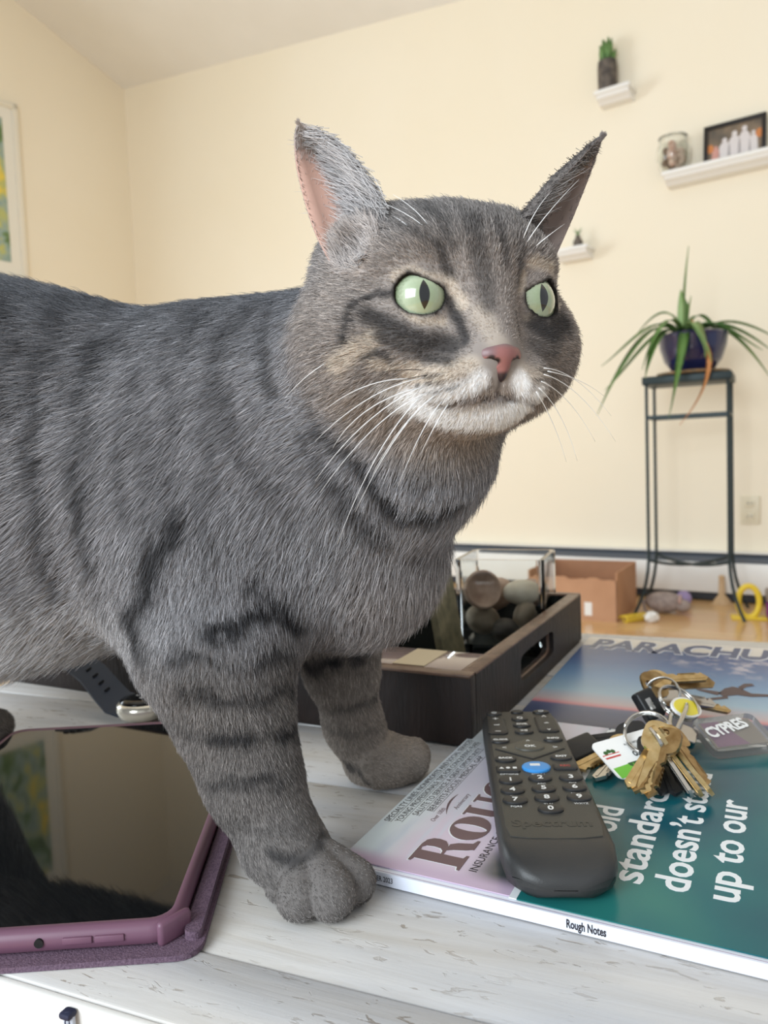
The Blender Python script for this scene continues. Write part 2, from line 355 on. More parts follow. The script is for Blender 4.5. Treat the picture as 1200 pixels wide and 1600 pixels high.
# masthead letters, fat verticals and thin serifs, brown with a white edge
def letter(bm, ch, h):
    P_ = []
    if ch == 'R':
        P_ = [[(0, 0), (.52, 0), (.52, .05), (.41, .08), (.41, .92), (.52, .95), (.52, 1), (0, 1), (0, .95), (.11, .92), (.11, .08), (0, .05)],
              [(.41, 1), (.62, 1), (.80, .96), (.90, .86), (.92, .74), (.88, .60), (.76, .51), (.58, .47), (.41, .47), (.41, .52), (.52, .53), (.60, .60), (.62, .74), (.60, .88), (.52, .95), (.41, .95)],
              [(.55, .49), (.80, .49), (.90, .36), (.98, .10), (1.12, .05), (1.12, 0), (.78, 0), (.70, .14), (.63, .36)]]
    elif ch == 'O':
        o = [(.5+.5*math.cos(a), .37+.39*math.sin(a)) for a in np.linspace(0, 2*math.pi, 25)[:-1]]
        i_ = [(.5+.14*math.cos(a), .37+.34*math.sin(a)) for a in np.linspace(0, 2*math.pi, 25)[:-1]]
        for k in range(24): P_.append([o[k], o[(k+1) % 24], i_[(k+1) % 24], i_[k]])
    elif ch == 'U':
        P_ = [[(0, .74), (.44, .74), (.44, .70), (.36, .68), (.36, .18), (.42, .08), (.55, .05), (.55, -.02), (.32, -.02), (.16, .03), (.10, .16), (.10, .68), (0, .70)],
              [(.55, .05), (.68, .10), (.72, .2), (.72, .68), (.62, .70), (.62, .74), (1.0, .74), (1.0, .70), (.90, .68), (.90, .06), (1.0, .04), (1.0, 0), (.72, 0), (.70, .05), (.55, -.02)]]
    elif ch == 'G':
        a = [(.5+.5*math.cos(t), .37+.39*math.sin(t)) for t in np.linspace(.75, 5.9, 16)]; i_ = [(.56+.2*math.cos(t), .37+.34*math.sin(t)) for t in np.linspace(.75, 5.9, 16)]
        for k in range(15): P_.append([a[k], a[k+1], i_[k+1], i_[k]])
        P_.append([(.52, .36), (1.02, .36), (1.02, .31), (.95, .29), (.95, .05), (.70, .02), (.70, .29), (.52, .31)])
    elif ch == 'H':
        for x0 in (0, .62): P_.append([(x0, 0), (x0+.46, 0), (x0+.46, .04), (x0+.38, .06), (x0+.38, .68), (x0+.46, .70), (x0+.46, .74), (x0, .74), (x0, .70), (x0+.08, .68), (x0+.08, .06), (x0, .04)])
        P_.append([(.3, .35), (.8, .35), (.8, .41), (.3, .41)])
    for kz, poly in enumerate(P_):
        ar = sum(poly[k][0]*poly[(k+1) % len(poly)][1]-poly[(k+1) % len(poly)][0]*poly[k][1] for k in range(len(poly)))
        pl_ = [(x*h, y*h) for x, y in (poly if ar > 0 else poly[::-1])]; prism(bm, pl_, -.00002*kz, .0002+.000012*(kz % 3))
xx = .0015
for ch, adv in (('R', .028), ('O', .0265), ('U', .0265), ('G', .028), ('H', .03)):
    bm = bmesh.new(); letter(bm, ch, .0265); lt = bm_obj('masthead_letter', bm, M_brown_ink, mg, (xx, -.0575, ZT)); bm = bmesh.new(); letter(bm, ch, .0265)
    bmesh.ops.transform(bm, matrix=Matrix.Translation((-.00045, .00055, -.00022)), verts=bm.verts[:]); bm_obj('letter_edge', bm, M_white_ink, lt); xx += adv
text('subtitle', 'INSURANCE AGENTS & BROKERS', .0058, M_black_ink, mg, (.003, -.0655, ZT), width=.098, extrude=.00004)
text('ribbon_text', 'Over 100th', .0042, M_brown_ink, mg, (.042, -.0275, ZT), shear=.25, width=.017, extrude=.00004)
text('ribbon_text', 'Anniversary', .0042, M_brown_ink, mg, (.060, -.0335, ZT), shear=.25, width=.021, extrude=.00004)
bm = bmesh.new(); tube(bm, bez((.053, -.0300, ZT), (.066, -.0245, ZT), (.078, -.0268, ZT), 10), [.00012+.0005*math.sin(math.pi*k/9) for k in range(10)], 6); bm_obj('ribbon_swash', bm, M_brown_ink, mg)
for st, x0, y0, w in [('The old', .021, -.1165, .074), ('standard', .022, -.1362, .102), ('doesn\u2019t stand', .0225, -.1560, .138), ('up to our', .0225, -.1760, .106)]:
    text('headline', st, .0215, M_white_ink, mg, (x0, y0, ZT), bold=.00038, width=w, extrude=.00004)
# spine lettering: reads down the spine, facing the camera
sp = (math.radians(90), 0, math.radians(-90))
text('spine_text', 'Rough Notes', .0052, M_black_ink, mg, (X0-.0006, -.1115, .0016), sp, bold=.00012, width=.0165, extrude=.00004)
text('spine_text', 'OCTOBER 2023', .0036, M_black_ink, mg, (X0-.0006, .0105, .0020), sp, width=.0175, extrude=.00004).location.y = -.0125

# --- parachuting magazine behind it
RZ2 = math.radians(-26.5); p0 = gnd(918, 999, .003)
PW, PH, PT = .252, .276, .0028; PY = .013
pm = thing('parachuting_magazine', 'magazine with blue sunset sky cover and skydiver lying beside the tray', 'magazine', (p0[0], p0[1], 0), RZ2)
box('page_block', (PW-.002, PH-.002, PT-.0005), (PW/2, PY-PH/2, PT/2-.0001), M_page, pm)
mt, b = gloss_print('sunset_cover_print', srgb(90, 120, 160), .25)
tc = nd(mt, 'ShaderNodeTexCoord'); sx = nd(mt, 'ShaderNodeSeparateXYZ'); lk(mt, tc.outputs['Object'], sx.inputs[0])
yv = mathn(mt, 'DIVIDE', mathn(mt, 'ADD', sx.outputs[1], PH/2), PH)
rp = ramp(mt, [(.0, srgb(48, 58, 88)), (.12, srgb(72, 82, 116)), (.155, srgb(90, 94, 128)), (.172, srgb(204, 134, 142)), (.20, srgb(190, 172, 176)), (.30, srgb(150, 178, 198)), (.48, srgb(108, 146, 186)), (.66, srgb(78, 108, 158)), (.80, srgb(62, 86, 138)), (.868, srgb(66, 88, 138)), (.872, srgb(214, 208, 200)), (1, srgb(226, 218, 208))])
lk(mt, yv, rp.inputs[0]); nz = nd(mt, 'ShaderNodeTexNoise', ins={'Scale': 60, 'Detail': 5}); lk(mt, tc.outputs['Object'], nz.inputs[0])
# smoke and spray trailing from the skydiver
d1 = nd(mt, 'ShaderNodeVectorMath', operation='DISTANCE'); lk(mt, tc.outputs['Object'], d1.inputs[0]); d1.inputs[1].default_value = (.028, .062, 0)
d2 = nd(mt, 'ShaderNodeVectorMath', operation='DISTANCE'); lk(mt, tc.outputs['Object'], d2.inputs[0]); d2.inputs[1].default_value = (-.02, .07, 0)
dm = mathn(mt, 'MINIMUM', d1.outputs['Value'], mathn(mt, 'ADD', d2.outputs['Value'], .015))
sm = mathn(mt, 'MULTIPLY', smooth(mt, dm, .05, .012), smooth(mt, nz.outputs['Fac'], .47, .62), True)
c = mixn(mt, mathn(mt, 'MULTIPLY', sm, .8), rp.outputs[0], srgb(200, 194, 206)); lk(mt, c, b.inputs['Base Color'])
box('front_cover', (PW, PH, .0004), (PW/2, PY-PH/2, PT-.0001), mt, pm)
M_navy_ink = principled('navy_ink', srgb(62, 76, 116), .3); M_pale_ink = principled('pale_ink', srgb(222, 224, 230), .3)
text('masthead', 'PARACHUTIST', .054, M_pale_ink, pm, (.0085, -.0345, PT+.0002), width=.236, bold=.0030, extrude=.00004, shear=.12)
text('masthead', 'PARACHUTIST', .054, M_navy_ink, pm, (.0075, -.0330, PT+.00034), width=.236, bold=.0019, extrude=.00004, shear=.12)
M_sil = principled('skydiver_ink', srgb(74, 52, 60), .4)
bm = bmesh.new()
for poly in [[(.118, -.100), (.124, -.096), (.130, -.098), (.138, -.104), (.150, -.103), (.152, -.106), (.138, -.109), (.128, -.108), (.118, -.112), (.114, -.108)], [(.128, -.096), (.132, -.090), (.138, -.089), (.140, -.092), (.134, -.095), (.131, -.100)],
             [(.116, -.106), (.100, -.104), (.092, -.100), (.092, -.102), (.100, -.107), (.114, -.111)], [(.121, -.111), (.106, -.117), (.098, -.116), (.098, -.118), (.107, -.120), (.122, -.114)], [(.150, -.104), (.172, -.106), (.172, -.1075), (.150, -.107)]]:
    poly = [((x-.132)*1.0, (y+.105)*1.9) for x, y in poly]
    ar = sum(poly[k][0]*poly[(k+1) % len(poly)][1]-poly[(k+1) % len(poly)][0]*poly[k][1] for k in range(len(poly))); prism(bm, poly if ar > 0 else poly[::-1], 0, .0001)
bm_obj('skydiver_print', bm, M_sil, pm, (.153, -.146, PT+.0002))
# --- remote control
M_rem = noisy('remote_black_plastic', srgb(46, 46, 46), srgb(52, 51, 50), 30, .42, bump=.06, bump_scale=1500)
M_remt = noisy('remote_top_plastic', srgb(58, 57, 52), srgb(64, 62, 57), 25, .5, bump=.05, bump_scale=1500)
M_rub = principled('rubber_button', srgb(34, 34, 35), .45); M_okb = principled('ok_button', srgb(70, 68, 60), .45); M_blue = principled('blue_button', srgb(58, 138, 206), .35); M_prt = principled('button_print', srgb(222, 222, 220), .5)
M_red = principled('red_print', srgb(158, 60, 58), .5); M_emb = principled('embossed_logo', srgb(40, 40, 38), .35)
RA = math.radians(85.7-90); rc = thing('remote_control', 'black TV remote with blue menu button lying across the lilac magazine', 'remote control', (.0722, .322, MT+.0006), RA)
RH = .0178
bm = bmesh.new(); rings = []
for y, hw_, zt_, zb in [(-.0052, .0050, .0075, .0058), (-.0050, .0085, .0088, .0046), (-.0042, .0125, .0104, .0034), (-.0022, .0185, .0130, .0020), (.002, .0222, .0152, .0008), (.008, .0248, .0170, .0), (.018, .0262, RH, .0), (.06, .0260, RH, .0), (.12, .0256, RH, .0), (.17, .0254, RH, .0), (.188, .0250, RH-.0003, .0), (.195, .0238, RH-.0012, .0004), (.1985, .0212, RH-.0035, .002)]:
    r_ = []
    bev = min(.005, (zt_-zb)*.45)
    prof = [(-hw_+bev*1.3, zb), (0, zb), (hw_-bev*1.3, zb), (hw_-bev*.25, zb+bev*.7), (hw_, zb+bev*1.6), (hw_, zt_-bev*1.2), (hw_-bev*.12, zt_-bev*.5), (hw_-bev*.5, zt_-bev*.1), (hw_-bev*1.1, zt_), (0, zt_+.0003), (-hw_+bev*1.1, zt_), (-hw_+bev*.5, zt_-bev*.1), (-hw_+bev*.12, zt_-bev*.5), (-hw_, zt_-bev*1.2), (-hw_, zb+bev*1.6), (-hw_+bev*.25, zb+bev*.7)]
    rings.append([(x, y, z) for x, z in prof])
loft(bm, rings); bm_obj('shell', bm, M_rem, rc, smooth=True, auto=50)
bm = bmesh.new(); outl = []
for k in range(9): a = math.pi*k/8; outl.append((.0215*math.cos(a), .190+.0045*math.sin(a)))
outl = outl+[(-.0225, .03), (-.021, .0205), (-.012, .0185), (0, .0180), (.012, .0185), (.021, .0205), (.0225, .03)]
prism(bm, outl, RH-.0006, RH+.0005); bm_obj('face_plate', bm, M_remt, rc)
def key_btn(x, y, rx, ry, txt=None, shape='e', mat=M_rub, tsize=.0042, tm=None, h=.0014, ty_=0.0, bold=.0001):
    bm = bmesh.new(); n = 20
    if shape == 'e': pts = [(rx*math.cos(2*math.pi*k/n), ry*math.sin(2*math.pi*k/n)) for k in range(n)]
    elif shape == 'd': pts = [(rx, 0), (0, ry), (-rx, 0), (0, -ry)]
    else:
        q = min(rx, ry)*.35; pts = [(rx, -ry+q), (rx, ry-q), (rx-q, ry), (-rx+q, ry), (-rx, ry-q), (-rx, -ry+q), (-rx+q, -ry), (rx-q, -ry)]
    rings = [[(px*s_, py*s_, z) for px, py in pts] for s_, z in ((1, 0), (1, h*.6), (.93, h*.9), (.8, h))]
    loft(bm, rings); o = bm_obj('button', bm, mat, rc, (x, y, RH+.0004), smooth=True, auto=35)
    if txt: text('button_print', txt, tsize, tm or M_prt, o, (0, -tsize*.35+ty_, h+.00005), align='CENTER', bold=bold, extrude=.00003)
    return o
key_btn(-.0168, .189, .0052, .0036, None); key_btn(.0149, .1915, .0055, .0034, None); key_btn(-.001, .1922, .0042, .003, None)
M_line = M_prt
for x, y in ((-.0168, .189), (.0149, .1915)):
    bm = bmesh.new(); tube(bm, [(x+.0016*math.cos(a), y+.0013*math.sin(a), RH+.0019) for a in np.linspace(2.2, 7.2, 12)], .00022, 5); tube(bm, [(x, y+.0004, RH+.0019), (x, y+.002, RH+.0019)], .00022, 5); bm_obj('power_symbol', bm, M_prt, rc)
key_btn(-.0167, .1652, .0062, .0148, None, 'r'); key_btn(.0155, .1680, .0064, .0148, None, 'r')
for x, y, tt, sz in ((-.0167, .1765, '+', .0070), (-.0167, .165, 'vol', .0030), (-.0167, .1530, '\u2212', .0070), (.0155, .1795, '^', .0070), (.0155, .1678, 'ch', .0030), (.0155, .1558, 'v', .0050)):
    text('button_print', tt, sz, M_prt, rc, (x, y-sz*.3, RH+.00195), align='CENTER', extrude=.00003, bold=.0001)
key_btn(-.0006, .1785, .0055, .0042, 'Q', tsize=.0050); key_btn(-.0004, .1665, .0058, .0042, 'DVR', tsize=.0036); key_btn(-.0003, .1546, .0060, .0042, '\u25b6II' if False else '>II', tsize=.0042)
key_btn(-.0164, .1392, .0058, .0040, 'GUIDE', tsize=.0030); key_btn(.0158, .1408, .0060, .0040, 'INFO', tsize=.0032)
key_btn(0, .1262, .0200, .0155, None, 'd', M_okb, h=.0012); key_btn(0.0001, .1262, .0090, .0062, 'OK', mat=M_okb, tsize=.0044, h=.0022)
bm = bmesh.new()
for a, b_ in (((-.0203, .1262), (0, .1105)), ((0, .1105), (.0203, .1262))): tube(bm, [(*a, RH+.0005), (*b_, RH+.0005)], .0006, 6)
bm_obj('pad_groove', bm, M_rub, rc)
for x, y, tt in ((0, .1365, '^'), (-.0150, .1262, '<'), (.0150, .1262, '>')): text('button_print', tt, .0055, M_prt, rc, (x, y-.002, RH+.00175), align='CENTER', extrude=.00003)
key_btn(-.0157, .110, .0062, .0046, 'BACK', tsize=.0031); key_btn(.0163, .1121, .0064, .0046, 'EXIT', tsize=.0032)
mb = key_btn(.0003, .0977, .0080, .0068, None, mat=M_blue, h=.0018)
box('button_print', (.0056, .0030, .0001), (-.0006, .001, .0019), M_prt, mb)
ob = key_btn(-.0155, .0954, .0066, .0042, None, 'r')
for pts in ([(-.0050, -.0010), (-.0022, -.0010), (-.0036, .0014)], [(.0012*math.cos(a), .0002+.0012*math.sin(a)) for a in np.linspace(0, 2*math.pi, 13)[:-1]], [(.0026, -.0009), (.0048, -.0009), (.0048, .0013), (.0026, .0013)]):
    bm = bmesh.new(); prism(bm, pts, .00142, .00150); bm_obj('button_print', bm, M_prt, ob)
key_btn(.0163, .0983, .0066, .0040, 'REC', 'r', tsize=.0032, tm=M_red)
text('button_print', 'MENU', .0026, M_prt, rc, (.0003, .0885, RH+.0006), align='CENTER', extrude=.00003); text('button_print', 'OPTIONS', .0024, M_prt, rc, (-.0155, .0888, RH+.0006), align='CENTER', extrude=.00003)
for d, x, y, sub in (('1', -.0155, .0805, ''), ('2', .0006, .0831, 'ABC'), ('3', .0171, .0837, 'DEF'), ('4', -.0156, .0681, 'GHI'), ('5', .0007, .0699, 'JKL'), ('6', .0169, .0711, 'MNO'), ('7', -.0154, .0563, 'PQRS'), ('8', .0008, .0588, 'TUV'), ('9', .0172, .0594, 'WXYZ'), ('0', .0010, .0463, '')):
    key_btn(x, y, .0064, .0046, d, tsize=.0060, bold=.00015)
    if sub: text('button_print', sub, .0024, M_prt, rc, (x, y-.0068, RH+.0006), align='CENTER', extrude=.00003)
text('logo', 'Spectrum', .0098, M_emb, rc, (-.0005, .0295, RH+.0006), align='CENTER', extrude=.00006, bold=.0003)
# --- tablet in a purple folio case
def rrect(w, h, r, n=5):
    pts = []
    for cx, cy, a0 in ((w/2-r, h/2-r, 0), (-w/2+r, h/2-r, 90), (-w/2+r, -h/2+r, 180), (w/2-r, -h/2+r, 270)):
        for k in range(n+1): a = math.radians(a0+90*k/n); pts.append((cx+r*math.cos(a), cy+r*math.sin(a)))
    return pts
M_tpu = principled('purple_tpu', srgb(110, 76, 94), .42, spec=.5); M_fab = noisy('purple_fabric', srgb(86, 66, 82), srgb(112, 90, 106), 900, .85, bump=.4, bump_scale=1400)
M_scr = principled('tablet_glass', srgb(14, 16, 18), .04, spec=.6, coat=.0); M_hole = principled('jack_hole', srgb(14, 12, 14), .7)
tb_c = ((-.263-.098)/2, (.309+.556)/2); tw, tl = .167, .249
tab = thing('tablet', 'tablet with dark glossy screen in a purple folio case beside the cat', 'tablet', (tb_c[0]-.006, tb_c[1], 0), math.radians(3.0))
bm = bmesh.new(); prism(bm, rrect(tw+.022, tl+.020, .010), .0, .0024); bm_obj('folio_cover', bm, M_fab, tab, (.0035, -.0035, .0003))
bm = bmesh.new(); prism(bm, rrect(.007, tl+.004, .003), 0, .0050); bm_obj('cover_hinge', bm, M_fab, tab, (tw/2+.0095, -.002, .0015))
rings = [[(x, y, z) for x, y in rrect(w, l, r)] for w, l, r, z in ((tw+.004, tl+.008, .010, .0028), (tw+.0085, tl+.0125, .012, .0042), (tw+.0095, tl+.0135, .0125, .0078), (tw+.0078, tl+.0118, .0115, .0108), (tw+.0040, tl+.0078, .010, .0122), (tw+.0004, tl+.0042, .009, .0124), (tw-.0006, tl-.0004, .0085, .0116))]
bm = bmesh.new(); loft(bm, rings, True, False); bm_obj('case', bm, M_tpu, tab, smooth=True)
bm = bmesh.new(); prism(bm, rrect(tw, tl, .0085), .0036, .0117); bm_obj('screen', bm, M_scr, tab)
fy = -(tl+.0135)/2
bm = bmesh.new(); g = bmesh.ops.create_cone(bm, segments=16, radius1=.0019, radius2=.0019, depth=.0012, cap_ends=True, matrix=Matrix.Translation((0, fy+.0001, .0078)) @ Euler((math.pi/2, 0, 0)).to_matrix().to_4x4()); bm_obj('headphone_jack', bm, M_hole, tab, (.0315, 0, 0))
for x0 in (.047, .060): box('volume_button', (.0122, .0014, .0030), (x0, fy-.0001, .0080), M_tpu, tab, .0006)
bm = bmesh.new(); bx(bm, (.004, .016, .0105), (tw/2+.0015, -tl/2-.0005, .0073), .0018, 2, (0, 0, -.75)); bm_obj('corner_guard', bm, M_tpu, tab, smooth=True)
# --- watch standing between tablet and tray
M_navy = principled('navy_silicone', srgb(40, 50, 66), .5); M_champ = principled('champagne_metal', srgb(238, 232, 216), .22, metal=.55); M_wface = principled('watch_glass', srgb(14, 15, 17), .06)
wp_ = gnd(214, 1131, 0); wt = thing('wrist_watch', 'smartwatch with champagne case and navy strap between tablet and tray', 'watch', (wp_[0]+.002, wp_[1]+.012, 0), math.radians(-8), rot=(0, 0, math.radians(-8)))
bm = bmesh.new(); lathe(bm, [(.014, .0005), (.019, .003), (.021, .008), (.0205, .0125), (.0185, .0145)], 32); bm_obj('watch_case', bm, M_champ, wt, (0, 0, .001), smooth=True)
bm = bmesh.new(); lathe(bm, [(.0184, .0140), (.0175, .0162), (.012, .0172)], 32); bm_obj('watch_face', bm, M_wface, wt, (0, 0, .001), smooth=True)
for k, (x, y) in enumerate(((-.006, .003), (0, -.004), (.006, .003), (.0, .007))): box('dial_mark', (.002, .0012, .0002), (x, y, .0184), M_prt, wt)
def ribbon(bm, pts, wdir, w, t):
    pts = [np.array(p, float) for p in pts]; rings = []
    for i, p in enumerate(pts):
        tg = pts[min(i+1, len(pts)-1)]-pts[max(i-1, 0)]; tg /= np.linalg.norm(tg); wd = np.array(wdir, float); wd -= tg*(wd@tg); wd /= np.linalg.norm(wd); nn = np.cross(tg, wd)
        ww = w[i] if isinstance(w, list) else w
        rings.append([tuple(p+wd*ww/2*a+nn*t/2*b_) for a, b_ in ((-1, -1), (1, -1), (1, 1), (-1, 1))])
    loft(bm, rings)
bm = bmesh.new(); sp_ = catm = [(-.014, .002, .010), (-.024, .004, .012), (-.036, .010, .020), (-.052, .018, .032), (-.070, .024, .041), (-.086, .026, .044)]
ribbon(bm, sp_, (.45, .80, .35), [.026, .026, .025, .024, .023, .022], .0026); st_ = bm_obj('strap', bm, M_navy, wt, smooth=True, auto=40)
for k in range(8):
    f = k/7; i = 2+f*2.9; a, b_ = np.array(sp_[int(i)]), np.array(sp_[min(int(i)+1, 5)]); p = a+(b_-a)*(i-int(i)); box('strap_hole', (.0016, .0046, .0016), tuple(p+np.array([.001, -.0012, .0012])), M_hole, st_, rot=(0.35, -.35, -.5))
bm = bmesh.new(); ribbon(bm, [(.014, 0, .010), (.024, -.002, .010), (.036, -.006, .007), (.050, -.012, .0045), (.064, -.019, .003)], (.3, 1, .1), .024, .0024); bm_obj('strap', bm, M_navy, wt, smooth=True, auto=40)
# --- hide-covered tray and what stands in it
M_hide = noisy('brown_hide', srgb(22, 16, 15), srgb(48, 35, 31), 40, .55, stretch=(1, 1, .18), bump=.6, bump_scale=420, lo=.3, hi=.75, coords='Object')
M_edge = noisy('worn_leather_edge', srgb(96, 72, 58), srgb(124, 98, 82), 60, .35, bump=.2, bump_scale=300); M_in = principled('black_lining', srgb(16, 20, 19), .35)
TRZ = math.radians(-27.2); TL, TD, TH, TT = .58, .334, .050, .011
tr = thing('serving_tray', 'dark brown cowhide serving tray with cut-out handles behind the cat', 'tray', (.0546, .5166, 0), TRZ)
box('tray_floor', (TL-.002, TD-.002, .005), (-TL/2, TD/2, .0028), M_in, tr)
def plain_wall(name, size, loc): 
    w_ = box(name, size, loc, M_hide, tr, .0012); return w_
plain_wall('side_wall', (TL, TT, TH-.001), (-TL/2, TT/2, TH/2)); plain_wall('side_wall', (TL, TT, TH-.001), (-TL/2, TD-TT/2, TH/2))
for yy in (TT/2, TD-TT/2): box('rim', (TL-.001, TT+.001, .0022), (-TL/2, yy, TH-.0001), M_edge, tr, .0008)
for yy in (TT+.0006, TD-TT-.0006): box('lining', (TL-2*TT, .0012, TH-.006), (-TL/2, yy, TH/2+.002), M_in, tr)
def handle_wall(x):
    n = 32; outer, inner = [], []
    hw2, hh2 = TD/2-TT, TH/2; sw, sh = .052, .0115
    for k in range(n):
        a = 2*math.pi*k/n+math.pi/4; c_, s_ = math.cos(a), math.sin(a); m_ = max(abs(c_), abs(s_)); outer.append((c_/m_*hw2, s_/m_*hh2))
        ex_ = 2/6.0; inner.append((math.copysign(abs(c_)**ex_, c_)*sw, math.copysign(abs(s_)**ex_, s_)*sh))
    bm = bmesh.new(); V_ = {}
    for side, xx in ((0, -TT/2), (1, TT/2)):
        for nm, pts in (('o', outer), ('i', inner)): V_[side, nm] = [bm.verts.new((xx, py, pz)) for py, pz in pts]
    for k in range(n):
        k2 = (k+1) % n
        for side in (0, 1): bm.faces.new((V_[side, 'o'][k], V_[side, 'o'][k2], V_[side, 'i'][k2], V_[side, 'i'][k]))
        for nm in 'oi': bm.faces.new((V_[0, nm][k], V_[0, nm][k2], V_[1, nm][k2], V_[1, nm][k]))
    w_ = bm_obj('handle_wall', bm, M_hide, tr, (x, TD/2, TH/2)); bm = bmesh.new()
    tube(bm, [(0, py, pz) for py, pz in inner], .0014, 6, closed=True); bm_obj('handle_trim', bm, M_edge, w_, smooth=True)
    box('rim', (TT+.001, TD-2*TT, .0022), (x, TD/2, TH-.0001), M_edge, tr, .0008)
handle_wall(-TT/2); handle_wall(-TL+TT/2)
for k in range(14): box('rim_stitch', (.0006, .008, .0004), (-TT/2-.003, TT+.012+k*.0205, TH+.0012), principled('pale_stitch', srgb(170, 150, 130), .5) if k == 0 else bpy.data.materials['pale_stitch'], tr)
M_glass = principled('clear_glass', (.96, .98, .97), .02, trans=1.0, ior=1.3); M_acr = principled('clear_acrylic', (.9, .88, .88), .08, trans=.85, ior=1.25)
def in_tray(x, y, z=0.0):
    c_, s_ = math.cos(TRZ), math.sin(TRZ); return (.0546+x*c_-y*s_, .5166+x*s_+y*c_, z)
# acrylic case in the near corner
ac = thing('acrylic_case', 'flat clear plastic case with cream label inside the tray corner', 'case', in_tray(-.105, .046, .0054), TRZ)
M_acbox = principled('smoky_acrylic', srgb(112, 96, 94), .12, spec=.6, coat=.4)
box('case_body', (.178, .052, .034), (0, 0, .0175), M_acbox, ac, .002); box('case_lid', (.180, .054, .007), (0, 0, .0385), principled('clear_lid', srgb(160, 142, 138), .1, spec=.7, coat=.6), ac, .0015); box('paper_label', (.026, .046, .0006), (.047, 0, .0424), principled('cream_label', srgb(206, 190, 160), .5), ac)
# square glass vase with stones and shells
vs = thing('glass_vase', 'square clear glass vase holding pebbles and shells in the tray', 'vase', in_tray(-.060, .268, .0056), TRZ+math.radians(7))
VW, VH, VT = .088, .094, .0045; bm = bmesh.new()
oc, ic = rrect(VW, VW, .006, 3), rrect(VW-2*VT, VW-2*VT, .003, 3)
loft(bm, [[(x, y, .0) for x, y in oc], [(x, y, VH) for x, y in oc], [(x, y, VH) for x, y in ic], [(x, y, .009) for x, y in ic]]); bm_obj('glass_body', bm, M_glass, vs)
M_pebs = [noisy('pebble_%d' % k, a, b_, 60, .6, bump=.15, bump_scale=200) for k, (a, b_) in enumerate([(srgb(206, 198, 180), srgb(184, 172, 150)), (srgb(150, 136, 116), srgb(120, 106, 88)), (srgb(96, 88, 78), srgb(70, 64, 58)), (srgb(186, 160, 140), srgb(150, 122, 104))])]
cv_, sv_ = math.cos(TRZ+math.radians(7)), math.sin(TRZ+math.radians(7)); vb = in_tray(-.060, .268, .0056)
names = ['cream oval pebble resting on top of the stones in the glass vase', 'brown pebble low in the left of the glass vase', 'dark grey pebble at the bottom of the glass vase front', 'tan pebble at the back of the glass vase', 'grey brown pebble in the vase under the cream pebble', 'dark pebble at the right bottom of the glass vase', 'small pinkish pebble at the back right of the vase']
for k, (x, y, z, r, mi) in enumerate([(.018, -.014, .058, (.0195, .016, .0125), 0), (-.022, -.018, .030, (.018, .018, .015), 1), (.002, -.024, .021, (.019, .014, .011), 2), (-.015, .016, .050, (.020, .018, .015), 3), (.020, -.018, .035, (.017, .017, .0105), 1), (.020, .008, .020, (.018, .02, .010), 2), (.022, .018, .052, (.015, .015, .012), 3)]):
    bm = bmesh.new(); blob(bm, (0, 0, 0), r, 18, 12, rot=(.3*k, .2*k, k)); tag(bm_obj('pebble', bm, M_pebs[mi], None, (vb[0]+x*cv_-y*sv_, vb[1]+x*sv_+y*cv_, vb[2]+z), smooth=True), names[k], 'pebble', 'stones in the glass vase')
bm = bmesh.new(); lathe(bm, [(.006, -.012), (.0140, -.008), (.0185, -.002), (.0196, .0045), (.0182, .0066), (.0165, .0058), (.0130, -.001), (.002, -.005)], 28)
bmesh.ops.transform(bm, matrix=Euler((math.radians(76), .1, .2)).to_matrix().to_4x4(), verts=bm.verts[:]); tag(bm_obj('sea_shell', bm, M_pebs[3], None, (vb[0]-.020*cv_+.028*sv_, vb[1]-.020*sv_-.028*cv_, vb[2]+.062), smooth=True), 'round tan shell with hollow pale middle leaning in the vase', 'shell')
# dark marbled ornament
M_marb = noisy('dark_green_marble', srgb(18, 24, 22), srgb(40, 46, 40), 22, .12, coat=.5, lo=.4, hi=.8); M_gold = noisy('olive_gold_edge', srgb(96, 92, 70), srgb(134, 126, 98), 80, .4)
orn = thing('marble_ornament', 'dark green marbled wedge ornament with olive edges in the tray', 'ornament', in_tray(-.150, .170, .0055), TRZ)
bm = bmesh.new(); prism(bm, [(-.06, 0), (.066, 0), (.052, .088), (-.02, .104)], -.024, .024)
bmesh.ops.transform(bm, matrix=Euler((math.pi/2, 0, 0)).to_matrix().to_4x4(), verts=bm.verts[:]); bm_obj('block', bm, M_marb, orn)
bm = bmesh.new(); prism(bm, [(.0655, 0), (.072, 0), (.058, .090), (.0515, .088)], -.025, .025); bmesh.ops.transform(bm, matrix=Euler((math.pi/2, 0, 0)).to_matrix().to_4x4(), verts=bm.verts[:]); bm_obj('edge_band', bm, M_gold, orn)
bm = bmesh.new(); prism(bm, [(-.021, .104), (.052, .088), (.058, .090), (.056, .094), (-.021, .110)], -.025, .025); bmesh.ops.transform(bm, matrix=Euler((math.pi/2, 0, 0)).to_matrix().to_4x4(), verts=bm.verts[:]); bm_obj('edge_band', bm, M_gold, orn)
# pen with white cap
pe = thing('pen', 'thin pale pen with white cap lying in the tray near its handle', 'pen', in_tray(-.046, .118, .0092), TRZ+math.radians(28))
bm = bmesh.new(); tube(bm, [(-.05, 0, 0), (.012, 0, 0)], .0028, 10); bm_obj('barrel', bm, principled('pale_grey_plastic', srgb(170, 172, 168), .3), pe, smooth=True, auto=40); bm = bmesh.new(); tube(bm, [(.0125, 0, 0), (.0135, 0, 0), (.028, 0, 0), (.0305, 0, 0)], [.0036, .0044, .0044, .0026], 12); bm_obj('cap', bm, M_white, pe, smooth=True, auto=40)
